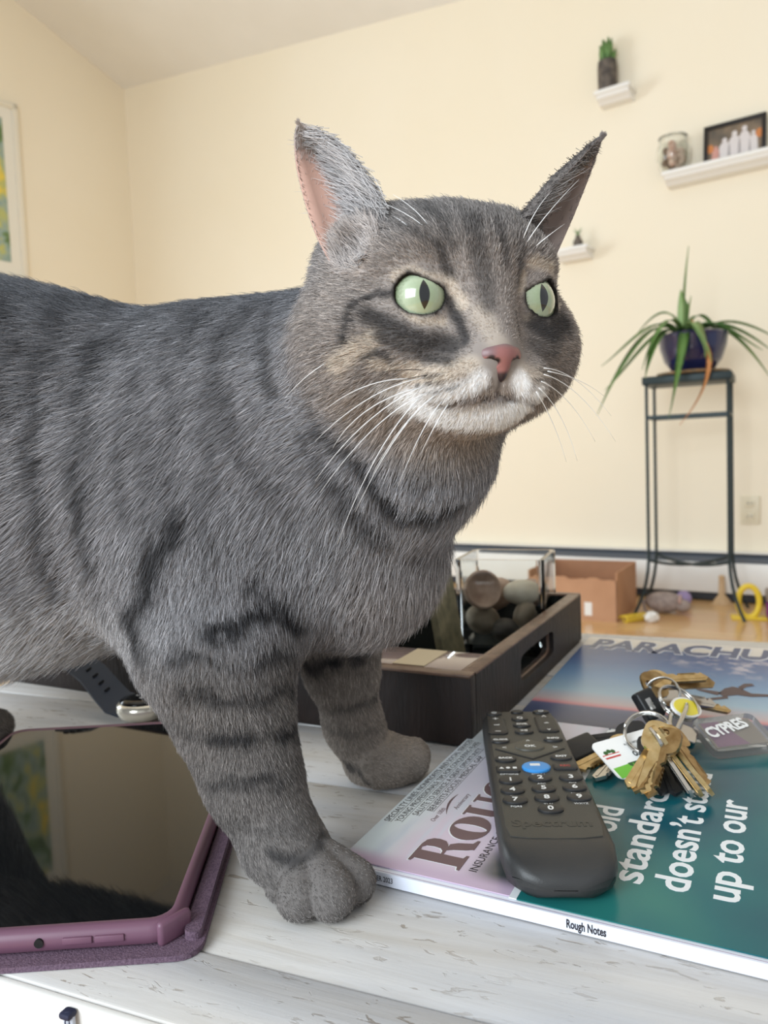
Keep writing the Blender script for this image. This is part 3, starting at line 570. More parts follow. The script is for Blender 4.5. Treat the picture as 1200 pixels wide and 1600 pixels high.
# --- bunch of keys with tags
M_brass = noisy('brass', srgb(176, 148, 96), srgb(206, 184, 140), 120, .28, metal=.9, bump=.05); M_nick = principled('nickel', srgb(196, 194, 190), .2, metal=1.0); M_blk = principled('black_key_plastic', srgb(28, 29, 31), .4); M_bronze = noisy('bronze', srgb(140, 112, 72), srgb(176, 150, 108), 120, .32, metal=.9)
kb0 = V3(.152, .462, MT+.001)
kb = thing('key_bunch', 'bunch of brass and nickel keys on rings spread over two magazines', 'keys', tuple(kb0))
def key_mesh(seed, L=.056, bow=.0125, style=0):
    rd = random.Random(seed); bm = bmesh.new(); n = 20; th = .0011
    # bow: flat ring, hole near the top; local +y runs from bow to tip
    ho = (0, -.0045); V_ = {}
    for z, zz in ((0, -th), (1, th)):
        for nm in 'oi':
            pts = []
            for k in range(n):
                a = 2*math.pi*k/n
                if nm == 'o':
                    e = 1.0 if style == 0 else .62; c_, s_ = math.cos(a), math.sin(a); pts.append((math.copysign(abs(c_)**e, c_)*bow, math.copysign(abs(s_)**e, s_)*bow*(.95 if style != 2 else .8)))
                else: pts.append((ho[0]+.0032*math.cos(a), ho[1]+.0028*math.sin(a)))
            V_[z, nm] = [bm.verts.new((x, y, zz)) for x, y in pts]
    for k in range(n):
        k2 = (k+1) % n
        for z in (0, 1): bm.faces.new((V_[z, 'o'][k], V_[z, 'o'][k2], V_[z, 'i'][k2], V_[z, 'i'][k]))
        for nm in 'oi': bm.faces.new((V_[0, nm][k], V_[0, nm][k2], V_[1, nm][k2], V_[1, nm][k]))
    # blade with bitting along one edge
    y0 = bow*.8; bl = L-bow*1.8; w = .0042; pts = [(-w, y0-.002), (w, y0-.002), (w, y0+bl-.003), (w*.2, y0+bl)]
    m_ = 6
    for k in range(m_):
        ya = y0+bl-.004-k*(bl-.010)/m_; d = rd.uniform(.0004, .0030); pts += [(-w, ya), (-w+d, ya-.0016), (-w+d, ya-.0026), (-w, ya-.0040)]
    prism(bm, pts, -th*.95, th*.95)
    for z in (-th, th): bx(bm, (.0014, bl*.92, .0004), (w*.3, y0+bl*.45, z))
    return bm
def place_key(bowp, tip, roll, mat, seed, style=0, parent=None, z_off=0):
    a, b_ = np.array(bowp, float), np.array(tip, float); d = b_-a; L = float(np.linalg.norm(d)); y = d/L
    z = np.array([0, 0, 1.]); z -= y*(z@y); z /= np.linalg.norm(z); x = np.cross(y, z); c_, s_ = math.cos(roll), math.sin(roll); x, z = x*c_+z*s_, z*c_-x*s_
    L2 = min(max(L+.012, .046), .066); o = bm_obj('key', key_mesh(seed, L2, .0092+.0018*random.Random(seed).random(), style), mat, kb)
    mw = Matrix.Identity(4)
    for r_ in range(3): mw[r_][0], mw[r_][1], mw[r_][2], mw[r_][3] = x[r_], y[r_], z[r_], (a-kb0)[r_]
    o.matrix_local = mw; return o
G = gnd
zmin = MT+.002
for k, (ub, vb_, zb, ut, vt, zt_, roll, mt_, st) in enumerate([
    (1034, 1150, .034, 986, 1228, .0160, .30, M_brass, 1), (1035, 1152, .035, 996, 1234, .0150, -.25, M_bronze, 0), (1033, 1154, .036, 1006, 1237, .0145, .35, M_brass, 1), (1036, 1158, .035, 1016, 1239, .014, -.2, M_bronze, 2),
    (1022, 1170, .022, 1036, 1238, .0095, .2, M_blk, 1), (1030, 1170, .021, 1056, 1238, .0095, .1, M_blk, 1),
    (1024, 1160, .032, 1078, 1241, .012, 1.15, M_nick, 0), (1032, 1158, .033, 1094, 1241, .012, 1.0, M_brass, 0), (1042, 1156, .032, 1111, 1239, .012, .85, M_brass, 2), (1050, 1150, .026, 1104, 1225, .011, .3, M_bronze, 1),
    (975, 1165, .018, 905, 1200, .0105, .3, M_brass, 0), (970, 1175, .014, 936, 1215, .0095, -.2, M_nick, 1), (985, 1150, .020, 905, 1160, .010, .6, M_blk, 1), (1000, 1150, .020, 950, 1150, .0115, .1, M_brass, 0),
    (1022, 1070, .034, 1112, 1066, .030, -.85, M_bronze, 1), (1028, 1062, .036, 1100, 1058, .036, -.45, M_brass, 0), (1060, 1095, .016, 1138, 1110, .009, -.3, M_brass, 2), (1045, 1088, .021, 1105, 1098, .015, -.6, M_nick, 0)]):
    A_k, B_k = G(ub, vb_, zb), G(ut, vt, zt_); dk_ = B_k-A_k; Lk = np.linalg.norm(dk_)
    if Lk > .060: A_k = B_k-dk_/Lk*.054
    place_key(A_k, B_k, roll, mt_, k+3, st)
def ring(c, r, nrm, rad, mat, name='split_ring', turns=2):
    n_ = np.array(nrm, float); n_ /= np.linalg.norm(n_); a = np.cross(n_, [0, 0, 1.]); a = a if np.linalg.norm(a) > .1 else np.array([1., 0, 0]); a /= np.linalg.norm(a); b_ = np.cross(n_, a); bm = bmesh.new()
    tube(bm, [np.array(c)-kb0+r*(math.cos(t)*a+math.sin(t)*b_)+n_*rad*2.0*(t/(2*math.pi)-.5*turns) for t in np.linspace(0, 2*math.pi*turns, 26*turns)], rad, 7)
    return bm_obj(name, bm, mat, kb, smooth=True)
ring(G(1012, 1145, .030), .0135, (-.35, -.55, .75), .0009, M_nick); ring(G(1060, 1098, .028), .0140, (.3, -.5, .8), .0008, M_nick); ring(G(1035, 1085, .030), .012, (-.5, -.6, .5), .0008, M_nick)
# snap hook between the rings
h0, h1 = G(1052, 1152, .020), G(1072, 1100, .026); bm = bmesh.new(); tube(bm, [q-kb0 for q in bez(h0, (h0+h1)/2+V3(.006, 0, .010), h1, 8)], .0016, 8); tube(bm, [q-kb0 for q in bez(h0, (h0+h1)/2+V3(-.010, .004, .006), h1, 8)], .0014, 8); bm_obj('snap_hook', bm, M_nick, kb, smooth=True)
bm = bmesh.new(); bx(bm, (.013, .016, .006), (0, 0, 0), .001); o = bm_obj('hook_swivel', bm, M_nick, kb, tuple(G(1072, 1150, .016)-kb0), (0.2, .3, -.5))
# loyalty card: a small rounded tag, tilted up against the keys
def quad_part(name, tl_, tr_, bl_, th, mat, r=.004):
    tl_, tr_, bl_ = (np.array(q, float) for q in (tl_, tr_, bl_)); w, h = np.linalg.norm(tr_-tl_), np.linalg.norm(bl_-tl_); x = (tr_-tl_)/w; y = (tl_-bl_); y -= x*(y@x); y /= np.linalg.norm(y); z = np.cross(x, y); c_ = tl_+x*w/2-y*h/2
    bm = bmesh.new(); prism(bm, rrect(w, h, r), -th/2, th/2); o = bm_obj(name, bm, mat, kb); mw = Matrix.Identity(4)
    for r_ in range(3): mw[r_][0], mw[r_][1], mw[r_][2], mw[r_][3] = x[r_], y[r_], z[r_], (c_-kb0)[r_]
    o.matrix_local = mw; return o, w, h
M_card = principled('card_white', srgb(238, 238, 236), .3); M_green = principled('card_green', srgb(112, 186, 62), .4); M_dgreen = principled('card_dark_green', srgb(48, 92, 44), .4); M_rd = principled('card_red', srgb(196, 66, 62), .4); M_gr = principled('card_grey', srgb(70, 72, 74), .4)
cd, w, h = quad_part('loyalty_card', G(921, 1164, .0225), G(1016, 1137, .0265), G(958, 1222, .0112), .0009, M_card)
bm = bmesh.new(); prism(bm, [(-w*.47, -h*.49), (w*.47, -h*.49), (w*.47, -h*.16), (-w*.47, -h*.22)], 0, .0001); bm_obj('card_stripe', bm, M_green, cd, (0, 0, .00047))
bm = bmesh.new()
for k in range(9): x0 = -w*.20+k*w*.07; prism(bm, [(x0-.0016, -h*.19), (x0+.0016, -h*.19), (x0+.0006, -h*.30), (x0-.0012, -h*.26)], 0, .00012)
bm_obj('card_grass', bm, M_dgreen, cd, (0, 0, .00056))
text('card_text', 'opago', .0085, M_gr, cd, (w*.08, h*.04, .0006), (0, 0, math.pi), width=.0125, bold=.0002, extrude=.00003, align='CENTER'); text('card_text', 'scan here', .0032, M_gr, cd, (w*.05, h*.28, .0006), (0, 0, math.pi), width=.0105, extrude=.00003, align='CENTER')
bm = bmesh.new(); prism(bm, [(-.0050, -.0030), (.0050, -.0030), (.0058, .0004), (-.0058, .0004)], 0, .0001); em = bm_obj('card_emblem', bm, M_rd, cd, (-w*.34, h*.12, .0005)); bm = bmesh.new()
for x0, y0 in ((-.0025, .0018), (0, .0026), (.0025, .0018)): prism(bm, [(x0+.0014*math.cos(a), y0+.0016*math.sin(a)) for a in np.linspace(0, 2*math.pi, 11)[:-1]], 0, .00014)
bm_obj('emblem_fruit', bm, M_dgreen, em); bm = bmesh.new(); prism(bm, [(-.006, -.0018), (.006, -.0018), (.0052, -.0004), (-.0052, -.0004)], 0, .0002); bm_obj('emblem_band', bm, M_card, em)
# acrylic fob
M_fob = principled('clear_fob_plastic', (.93, .92, .90), .06, trans=.9, ior=1.2); M_fobin = principled('fob_print', srgb(126, 116, 104), .4); M_plum = principled('fob_plum', srgb(122, 84, 110), .4)
fb, w, h = quad_part('acrylic_fob', pix(1078, 1130, .494), pix(1172, 1119, .499), pix(1088, 1181, .465), .0060, M_fob, .005)
pi_ = box('fob_insert', (w*.82, h*.74, .0016), (-w*.02, 0, .0012), M_fobin, fb); bm = bmesh.new(); prism(bm, [(-w*.40, -h*.36), (w*.10, -h*.36), (-w*.12, h*.36), (-w*.40, h*.36)], 0, .0001); bm_obj('fob_stripe', bm, M_plum, fb, (0, 0, .0021))
text('fob_text', 'CYPRES', .0125, M_prt, fb, (-w*.40, -h*.12, .0035), (0, 0, math.radians(14)), width=w*.72, bold=.0005, extrude=.00003)
box('fob_pin', (.005, .004, .003), (w*.40, -h*.42, 0), M_nick, fb, .001)
# yellow oval tag and black car key
M_yel = principled('yellow_tag', srgb(238, 222, 54), .35); bm = bmesh.new(); prism(bm, [(.0175*math.cos(a), .0085*math.sin(a)) for a in np.linspace(0, 2*math.pi, 25)[:-1]], -.0008, .0008); ot_ = bm_obj('oval_tag', bm, M_card, kb, tuple(G(1072, 1106, .026)-kb0), (.65, .15, .75))
bm = bmesh.new(); prism(bm, [(.0155*math.cos(a), .0070*math.sin(a)) for a in np.linspace(0, 2*math.pi, 25)[:-1]], -.001, .001); bm_obj('tag_face', bm, M_yel, ot_)
def bar_part(name, a, b_, w, t, mat, bev=.002, roll=0.0):
    a, b_ = np.array(a), np.array(b_); y = b_-a; L = np.linalg.norm(y); y /= L; z = np.array([0, -.5, .85]); z -= y*(z@y); z /= np.linalg.norm(z); x = np.cross(y, z); bm = bmesh.new(); bx(bm, (w, L, t), (0, 0, 0), bev, 3); o = bm_obj(name, bm, mat, kb, smooth=True); mw = Matrix.Identity(4)
    for r_ in range(3): mw[r_][0], mw[r_][1], mw[r_][2], mw[r_][3] = x[r_], y[r_], z[r_], ((a+b_)/2-kb0)[r_]
    o.matrix_local = mw; return o
ck = bar_part('car_key', G(1000, 1080, .034), G(1026, 1124, .017), .014, .009, M_blk); box('key_slot', (.004, .008, .0004), (.001, 0, .0046), M_nick, ck)
bar_part('car_key', G(930, 1160, .014), G(884, 1180, .0125), .016, .007, M_blk)
# ================================================================ far side of the room
# --- plant stand
M_iron = principled('dark_green_iron', srgb(44, 56, 58), .45, metal=.3)
SRZ = math.radians(-27.5); s0 = V3(1.170, 2.924, FLOOR); SW, SD, SHH = .140, .10, .905
ps = thing('plant_stand', 'tall dark iron plant stand with slim legs against the cream wall', 'plant stand', tuple(s0), SRZ)
box('shelf_top', (SW*2+.028, SD*2+.028, .030), (0, 0, SHH-.015), M_iron, ps, .003)
for sx_ in (-1, 1):
    for sy_ in (-1, 1):
        bm = bmesh.new(); tube(bm, [(sx_*SW, sy_*SD, SHH-.02), (sx_*SW, sy_*SD, .5), (sx_*SW, sy_*SD, .24)]+[tuple(q) for q in bez((sx_*SW, sy_*SD, .22), (sx_*(SW+.004), sy_*(SD+.003), .10), (sx_*(SW+.052), sy_*(SD+.040), .006), 6)], .0060, 8); bm_obj('leg', bm, M_iron, ps, smooth=True, auto=40)
for z in (.755,):
    for sx_ in (-1, 1): box('rail', (.010, SD*2, .012), (sx_*SW, 0, z), M_iron, ps)
    for sy_ in (-1, 1): box('rail', (SW*2, .010, .012), (0, sy_*SD, z), M_iron, ps)
for (a, b_) in (((-SW, -SD), (SW, SD)), ((-SW, SD), (SW, -SD))):
    bm = bmesh.new(); tube(bm, bez((*a, .215), (0, 0, .165), (*b_, .215), 9), .006, 6); bm_obj('cross_brace', bm, M_iron, ps, smooth=True)
# --- potted plant
def st(x, y, z=0.0): c_, s_ = math.cos(SRZ), math.sin(SRZ); return V3(s0[0]+x*c_-y*s_, s0[1]+x*s_+y*c_, FLOOR+SHH+z)
pt = st(.014, 0, .0); pot = thing('potted_plant', 'trailing green strap-leaved plant in a dark blue glazed bowl on the stand', 'potted plant', tuple(pt))
M_bluepot = principled('cobalt_glaze', srgb(26, 34, 78), .12, coat=.6); M_terr = noisy('mosaic_saucer', srgb(150, 120, 84), srgb(96, 92, 78), 60, .6); M_soil = noisy('potting_soil', srgb(58, 44, 34), srgb(82, 64, 48), 60, .9)
bm = bmesh.new(); lathe(bm, [(.100, 0), (.128, .004), (.130, .012), (.112, .014)], 32); bm_obj('saucer', bm, M_terr, pot, (0, 0, .001), smooth=True, auto=40)
bm = bmesh.new(); lathe(bm, [(.068, .015), (.075, .020), (.102, .055), (.118, .105), (.122, .140), (.126, .150), (.120, .156), (.112, .148), (.105, .125), (.02, .122)], 36); bm_obj('bowl', bm, M_bluepot, pot, smooth=True, auto=50)
bm = bmesh.new(); lathe(bm, [(.106, .120), (.08, .130), (.01, .134)], 24); bm_obj('soil', bm, M_soil, pot, smooth=True)
M_leaf = noisy('plant_leaf', srgb(70, 112, 52), srgb(112, 148, 78), 9, .4); M_pale = noisy('plant_leaf_base', srgb(128, 160, 92), srgb(152, 178, 116), 9, .4); M_dead = noisy('dried_leaf', srgb(196, 128, 72), srgb(214, 150, 96), 20, .6)
def leaf(pts, w, mat, name='leaf'):
    P_ = [np.array(p, float)-pt for p in pts]; Q_ = []
    for t in np.linspace(0, 1, 14):                      # Bezier through control points
        q = [p.copy() for p in P_]
        while len(q) > 1: q = [a*(1-t)+b_*t for a, b_ in zip(q[:-1], q[1:])]
        Q_.append(q[0])
    bm = bmesh.new(); rings = []
    for i, p in enumerate(Q_):
        tg = Q_[min(i+1, 13)]-Q_[max(i-1, 0)]; tg /= np.linalg.norm(tg)+1e-9; s_ = np.cross(tg, [0, 0, 1.]); s_ = s_/(np.linalg.norm(s_)+1e-9) if np.linalg.norm(s_) > .05 else np.array([.9, -.4, 0]); nn = np.cross(s_, tg)
        t = i/13; ww = 1.45*w*(.75+.5*t if t < .3 else .9*(1-((t-.3)/.7)**2.2)+.06)
        rings.append([tuple(p+s_*ww/2+nn*ww*.18), tuple(p-nn*.0012), tuple(p-s_*ww/2+nn*ww*.18), tuple(p+nn*.0012)])
    loft(bm, rings); return bm_obj(name, bm, mat, pot, smooth=True)
LP = lambda u, v, d=0.0: pix(u, v, pt[1]+d)
root_ = lambda u=1070: pix(u, 522, pt[1])
for pts, w, mt_ in [([root_(1070), LP(1068, 470), LP(1076, 384)], .020, M_leaf), ([root_(1064), LP(1066, 480), LP(1064, 452)], .022, M_pale), ([root_(1074), LP(1076, 490), LP(1080, 462)], .02, M_pale),
    ([root_(1058), LP(1030, 478, -.1), LP(985, 540, -.15), LP(940, 572, -.16)], .024, M_leaf), ([root_(1060), LP(1020, 480, -.12), LP(970, 570, -.2), LP(933, 648, -.2)], .026, M_leaf), ([root_(1062), LP(1035, 490, -.12), LP(985, 575, -.16), LP(945, 610, -.18)], .024, M_leaf),
    ([root_(1060), LP(1030, 500, -.15), LP(1015, 560, -.18), LP(1008, 592, -.18)], .022, M_leaf), ([root_(1066), LP(1050, 470, -.15), LP(1022, 520, -.16), LP(1003, 578, -.18)], .02, M_leaf),
    ([root_(1072), LP(1068, 500, -.18), LP(1068, 570, -.19), LP(1045, 652, -.19)], .026, M_leaf), ([root_(1074), LP(1078, 480, -.17), LP(1098, 520, -.18), LP(1112, 566, -.18)], .030, M_pale), ([root_(1076), LP(1084, 485, -.16), LP(1104, 540, -.17), LP(1102, 560, -.17)], .026, M_pale),
    ([root_(1082), LP(1110, 490, -.05), LP(1160, 515), LP(1206, 548)], .024, M_leaf), ([root_(1084), LP(1120, 492), LP(1160, 530, .02), LP(1204, 590, .02)], .024, M_leaf), ([root_(1084), LP(1125, 490, .05), LP(1170, 505, .06), LP(1215, 530, .06)], .022, M_leaf), ([root_(1080), LP(1110, 480, -.08), LP(1150, 528, -.08), LP(1192, 547, -.08)], .022, M_leaf),
    ([root_(1064), LP(1050, 460, .05), LP(1010, 500, .08), LP(990, 530, .08)], .02, M_leaf), ([root_(1072), LP(1085, 470, .05), LP(1110, 500, .08), LP(1125, 530, .1)], .02, M_leaf)]: leaf(pts, w, mt_)
leaf([LP(1080, 500, -.1), LP(1130, 560, -.165), LP(1108, 610, -.165), LP(1062, 664, -.165)], .016, M_dead, 'dried_leaf')

# --- wall shelves
def shelf(name, label, ur, vr, length, depth, off_y=0.0):
    """ur, vr: where the lower right front corner (or left, when length < 0) shows."""
    p = onwall(ur, vr, depth); L_ = abs(length); sh = thing(name, label, 'shelf', (p[0]-WD[0]*(length/2)*-1*-1, p[1]-WD[1]*(length/2), p[2]), WALL_RZ, 'white wall shelves')
    box('board', (L_, depth+.006, .016), (0, depth/2-.003, .040), M_white, sh, .002)
    bm = bmesh.new(); prof = [(depth, 0), (depth*.45, .0), (depth*.30, .010), (depth*.10, .018), (.004, .030), (.004, .034), (depth, .034)]
    rings = [[(x, y, z) for y, z in prof] for x in (-L_/2+.008, L_/2-.008)]; loft(bm, rings); bm_obj('crown_moulding', bm, M_white, sh); return sh, p
def wallobj(u, v, off): return onwall(u, v, off)
sh1, _ = shelf('wall_shelf', 'small white ledge shelf high on the wall holding the succulent', 984, 145, -.150, .095)
sh2, _ = shelf('wall_shelf', 'long white ledge shelf holding the framed photo and glass vase', 1034, 288, .95, .10)
sh3, _ = shelf('wall_shelf', 'small white ledge shelf at mid height beside the cat face', 918, 398, -.150, .095)
def on_shelf(u, v, sh, off=.05):
    p = onwall(u, v, off); return (p[0], p[1], sh.location.z+.048)
M_pot = noisy('grey_stone_pot', srgb(112, 102, 92), srgb(72, 66, 62), 40, .7); M_succ = noisy('succulent_green', srgb(74, 112, 58), srgb(112, 148, 84), 30, .5)
q = on_shelf(949, 120, sh1); sc = thing('potted_succulent', 'small green succulent in a tall grey jar on the small high shelf', 'succulent', q)
sc.scale = (1.3, 1.3, 1.45)
bm = bmesh.new(); lathe(bm, [(.024, 0), (.030, .008), (.031, .070), (.029, .088), (.024, .088), (.024, .078), (.004, .078)], 20); bm_obj('jar', bm, M_pot, sc, smooth=True, auto=40)
rd = random.Random(5)
for k in range(16):
    a = k*2.4; r_ = .006+.018*(k/16); h_ = .150-.03*(k/16)+rd.uniform(-.01, .012); bm = bmesh.new(); tube(bm, [(r_*.4*math.cos(a), r_*.4*math.sin(a), .078), (r_*math.cos(a), r_*math.sin(a), (h_+.078)/2+.005), (r_*1.4*math.cos(a), r_*1.4*math.sin(a), h_)], [.006, .008, .0015], 7); bm_obj('leaf', bm, M_succ, sc, smooth=True)
q = on_shelf(1052, 258, sh2); gv = thing('shell_bowl', 'round clear glass bowl of shells at the left end of the long shelf', 'bowl', q)
bm = bmesh.new(); lathe(bm, [(.030, 0), (.036, .004), (.055, .030), (.066, .065), (.064, .095), (.052, .125), (.058, .142), (.055, .142), (.049, .125), (.060, .095), (.062, .065), (.052, .032), (.034, .009), (.004, .008)], 28); bm_obj('glass_body', bm, M_glass, gv, smooth=True)
M_shell = [noisy('shell_%d' % k, a, b_, 40, .45) for k, (a, b_) in enumerate([(srgb(226, 206, 186), srgb(198, 168, 146)), (srgb(142, 116, 96), srgb(92, 76, 66)), (srgb(206, 160, 136), srgb(232, 212, 196))])]
for k in range(12):
    a = k*2.1; r_ = (.012 if k < 3 else .028)*(1+.2*rd.random()); bm = bmesh.new(); blob(bm, (r_*math.cos(a), r_*math.sin(a), .026+.0068*k), (.022, .016, .015), 10, 7, .12, k, (k, k*.7, 0)); bm_obj('shell', bm, M_shell[k % 3], gv, smooth=True)
# framed photo of people in white
q = on_shelf(1147, 250, sh2, .045); fr = thing('photo_frame', 'black framed photo of people in white on the long shelf', 'picture frame', q, rot=(math.radians(-7), 0, WALL_RZ))
FW, FH = .228, .158; M_bk = principled('black_frame', srgb(34, 30, 28), .35)
for sz_, lc in (((FW, .016, .016), (0, 0, .008)), ((FW, .016, .016), (0, 0, FH-.008)), ((.016, .016, FH), (-FW/2+.008, 0, FH/2)), ((.016, .016, FH), (FW/2-.008, 0, FH/2))): box('frame_side', sz_, lc, M_bk, fr, .002)
M_ph = noisy('photo_ground', srgb(88, 82, 74), srgb(150, 128, 104), 14, .3); box('photo_print', (FW-.02, .004, FH-.02), (0, .003, FH/2), M_ph, fr)
M_pw = principled('photo_white', srgb(218, 210, 208), .35); M_pp = principled('photo_pink', srgb(204, 150, 138), .35); M_po = principled('photo_orange', srgb(206, 130, 74), .35)
for x, w, h_, mm_ in ((-.036, .045, .075, M_pw), (.0, .050, .095, M_pw), (.036, .048, .108, M_pw), (.068, .034, .08, M_pw), (-.068, .032, .05, M_pp)):
    bm = bmesh.new(); prism(bm, [(-w/2, 0), (w/2, 0), (w*.42, h_*.6), (w*.2, h_*.78), (-w*.2, h_*.78), (-w*.42, h_*.6)], 0, .0006); prism(bm, [(w*.2*math.cos(a), h_*.88+w*.22*math.sin(a)) for a in np.linspace(0, 2*math.pi, 13)[:-1]], 0, .0007)
    o = bm_obj('photo_figure', bm, mm_, fr, (x, .0008, .022), (math.pi/2, 0, 0))
for x, z in ((.090, .085), (-.090, .065)): bm = bmesh.new(); prism(bm, [(.014*math.cos(a), .018*math.sin(a)) for a in np.linspace(0, 2*math.pi, 13)[:-1]], 0, .0006); bm_obj('photo_leaves', bm, M_po, fr, (x, .0008, z), (math.pi/2, 0, 0))
# little vase on the third shelf
q = on_shelf(903, 380, sh3); lv = thing('bud_vase', 'small grey bud vase with a sprig on the mid shelf by the cat', 'vase', q)
bm = bmesh.new(); lathe(bm, [(.015, 0), (.022, .012), (.020, .030), (.010, .045), (.012, .052)], 18); bm_obj('vase_body', bm, M_pot, lv, smooth=True)
for k in range(5): a = k*1.3; bm = bmesh.new(); tube(bm, [(0, 0, .05), (.01*math.cos(a), .01*math.sin(a), .07), (.02*math.cos(a), .02*math.sin(a), .085)], [.001, .002, .0005], 5); bm_obj('sprig', bm, M_succ, lv)

# --- framed painting on the left wall
pa_tr = onleft(23, 166, .0); PWd, PHt = .78, 1.02
pc = pa_tr+WN*(PWd/2); pa = thing('framed_painting', 'white framed floral painting hanging on the wall at far left', 'painting', (pc[0], pc[1], pa_tr[2]-PHt/2), 0)
lrz = math.atan2(-WN[1], -WN[0]); pa.rotation_euler = (0, 0, lrz)
M_pf = principled('cream_white_frame', srgb(236, 230, 214), .4)
for sz_, lc in (((PWd, .028, .03), (0, -.014, PHt/2-.015)), ((PWd, .028, .03), (0, -.014, -PHt/2+.015)), ((.03, .028, PHt), (PWd/2-.015, -.014, 0)), ((.03, .028, PHt), (-PWd/2+.015, -.014, 0))): box('frame_side', sz_, lc, M_pf, pa, .003)
box('mat_board', (PWd-.04, .006, PHt-.04), (0, -.010, 0), principled('mat_board', srgb(238, 234, 222), .7), pa)
mt = principled('floral_painting', srgb(120, 150, 90), .4); b = mt.node_tree.nodes['Principled BSDF']; tc = nd(mt, 'ShaderNodeTexCoord'); nz = nd(mt, 'ShaderNodeTexNoise', ins={'Scale': 6, 'Detail': 3, 'Distortion': 1.2}); lk(mt, tc.outputs['Object'], nz.inputs[0])
rp = ramp(mt, [(.25, srgb(70, 92, 62)), (.40, srgb(112, 140, 88)), (.50, srgb(150, 172, 168)), (.60, srgb(186, 190, 120)), (.72, srgb(232, 206, 84))]); lk(mt, nz.outputs['Fac'], rp.inputs[0]); lk(mt, rp.outputs[0], b.inputs['Base Color'])
box('painting_print', (PWd-.19, .004, PHt-.20), (0, -.014, 0), mt, pa)

# --- cardboard box
M_cb = noisy('cardboard', srgb(196, 150, 116), srgb(182, 136, 102), 6, .8, bump=.1, bump_scale=120); M_cbi = noisy('cardboard_inside', srgb(176, 130, 98), srgb(162, 118, 88), 6, .85)
bc_ = gnd(965, 973, FLOOR); cb = thing('cardboard_box', 'open brown cardboard box with a torn front edge on the floor', 'box', (bc_[0], bc_[1], FLOOR), math.radians(-30))
BW, BD, BH = .34, .33, .185
def torn(x0, x1, z, n, seed, amp):
    r2 = random.Random(seed); return [(x0+(x1-x0)*k/n, z+r2.uniform(-amp, amp)) for k in range(n+1)]
bm = bmesh.new(); pts = [(0, 0)]+torn(0, -BW, .160, 26, 4, .006)+[(-BW, 0)]; prism(bm, pts[::-1], 0, .005); bmesh.ops.transform(bm, matrix=Euler((math.pi/2, 0, 0)).to_matrix().to_4x4(), verts=bm.verts[:]); bm_obj('front_panel', bm, M_cb, cb, (0, .005, 0))
box('side_panel', (.005, BD, BH), (-.0025, BD/2, BH/2), M_cb, cb); box('side_panel', (.005, BD, BH), (-BW+.0025, BD/2, BH/2), M_cb, cb); box('back_panel', (BW-.01, .005, BH), (-BW/2, BD-.0025, BH/2), M_cbi, cb); box('bottom_panel', (BW-.012, BD-.012, .005), (-BW/2, BD/2, .003), M_cbi, cb)
box('shipping_label', (.028, .0006, .05), (-.108, -.0004, .045), M_white, cb)
# --- cat toys and bits on the floor
def fl(u, v, z=0.0): p = gnd(u, v, FLOOR); return (p[0], p[1], FLOOR+z)
M_plush = noisy('grey_plush', srgb(176, 160, 152), srgb(146, 132, 126), 60, .95, bump=.5, bump_scale=300); M_purp = principled('lilac_plastic', srgb(170, 152, 196), .5); M_yel2 = principled('yellow_plastic', srgb(236, 204, 60), .4); M_purp2 = principled('purple_plastic', srgb(140, 44, 140), .4); M_pine = noisy('bare_pine', srgb(214, 184, 146), srgb(196, 164, 124), 20, .6, stretch=(1, 1, .2))
mo_ = thing('plush_mouse', 'grey plush toy mouse lying under the plant stand', 'cat toy', fl(1038, 957, 0), math.radians(-25))
bm = bmesh.new(); blob(bm, (0, 0, .042), (.072, .044, .041), 18, 12); bm_obj('mouse_body', bm, M_plush, mo_, smooth=True); bm = bmesh.new(); blob(bm, (.068, -.012, .032), (.030, .026, .024), 12, 8); bm_obj('mouse_head', bm, M_plush, mo_, smooth=True)
for sy_ in (-1, 1): bm = bmesh.new(); blob(bm, (.058, -.012+sy_*.02, .056), (.006, .014, .014), 10, 7); bm_obj('mouse_ear', bm, principled('pale_pink_felt', srgb(214, 180, 170), .9), mo_, smooth=True)
bm = bmesh.new(); tube(bm, bez((-.068, 0, .04), (-.085, -.03, .06), (-.06, -.055, .008), 8), [.006]*7+[.003], 6); bm_obj('mouse_tail', bm, M_plush, mo_, smooth=True)
bl_ = thing('rattle_ball', 'small lilac rattle ball beside the plush mouse', 'cat toy', fl(1068, 948)); bm = bmesh.new(); blob(bm, (0, 0, .031), (.031, .031, .031), 18, 12); bm_obj('ball_shell', bm, M_purp, bl_, smooth=True)
for a in range(3): bm = bmesh.new(); tube(bm, [(.0315*math.cos(t)*math.cos(a*1.05), .0315*math.cos(t)*math.sin(a*1.05), .031+.0315*math.sin(t)) for t in np.linspace(0, 2*math.pi, 25)[:-1]], .0024, 5, closed=True); bm_obj('ball_rib', bm, M_purp, bl_)
sp2 = thing('toy_spring', 'flat yellow plastic cat toy in front of the cardboard box', 'cat toy', fl(990, 971), .4); bm = bmesh.new(); tube(bm, [(-.05+.1*t/40, .020*math.cos(t), .014+.012*math.sin(t)) for t in np.linspace(0, 40, 80)], .003, 5); bm_obj('spring_coil', bm, M_yel2, sp2, smooth=True); box('end_tab', (.02, .03, .008), (.055, 0, .006), M_yel2, sp2, .002)
cr = thing('crinkle_ball', 'crumpled white paper ball by the yellow toy', 'cat toy', fl(1018, 972)); bm = bmesh.new(); blob(bm, (0, 0, .019), (.026, .020, .018), 12, 9, .22, 3); bm_obj('crumpled_paper', bm, M_white, cr)
pg = thing('door_stop', 'turned pale wooden peg standing near the foot of the plant stand', 'peg', fl(1128, 944)); bm = bmesh.new(); lathe(bm, [(.036, 0), (.034, .012), (.020, .030), (.013, .038), (.011, .105), (.013, .112), (.008, .118)], 20); bm_obj('peg_body', bm, M_pine, pg, smooth=True, auto=40)
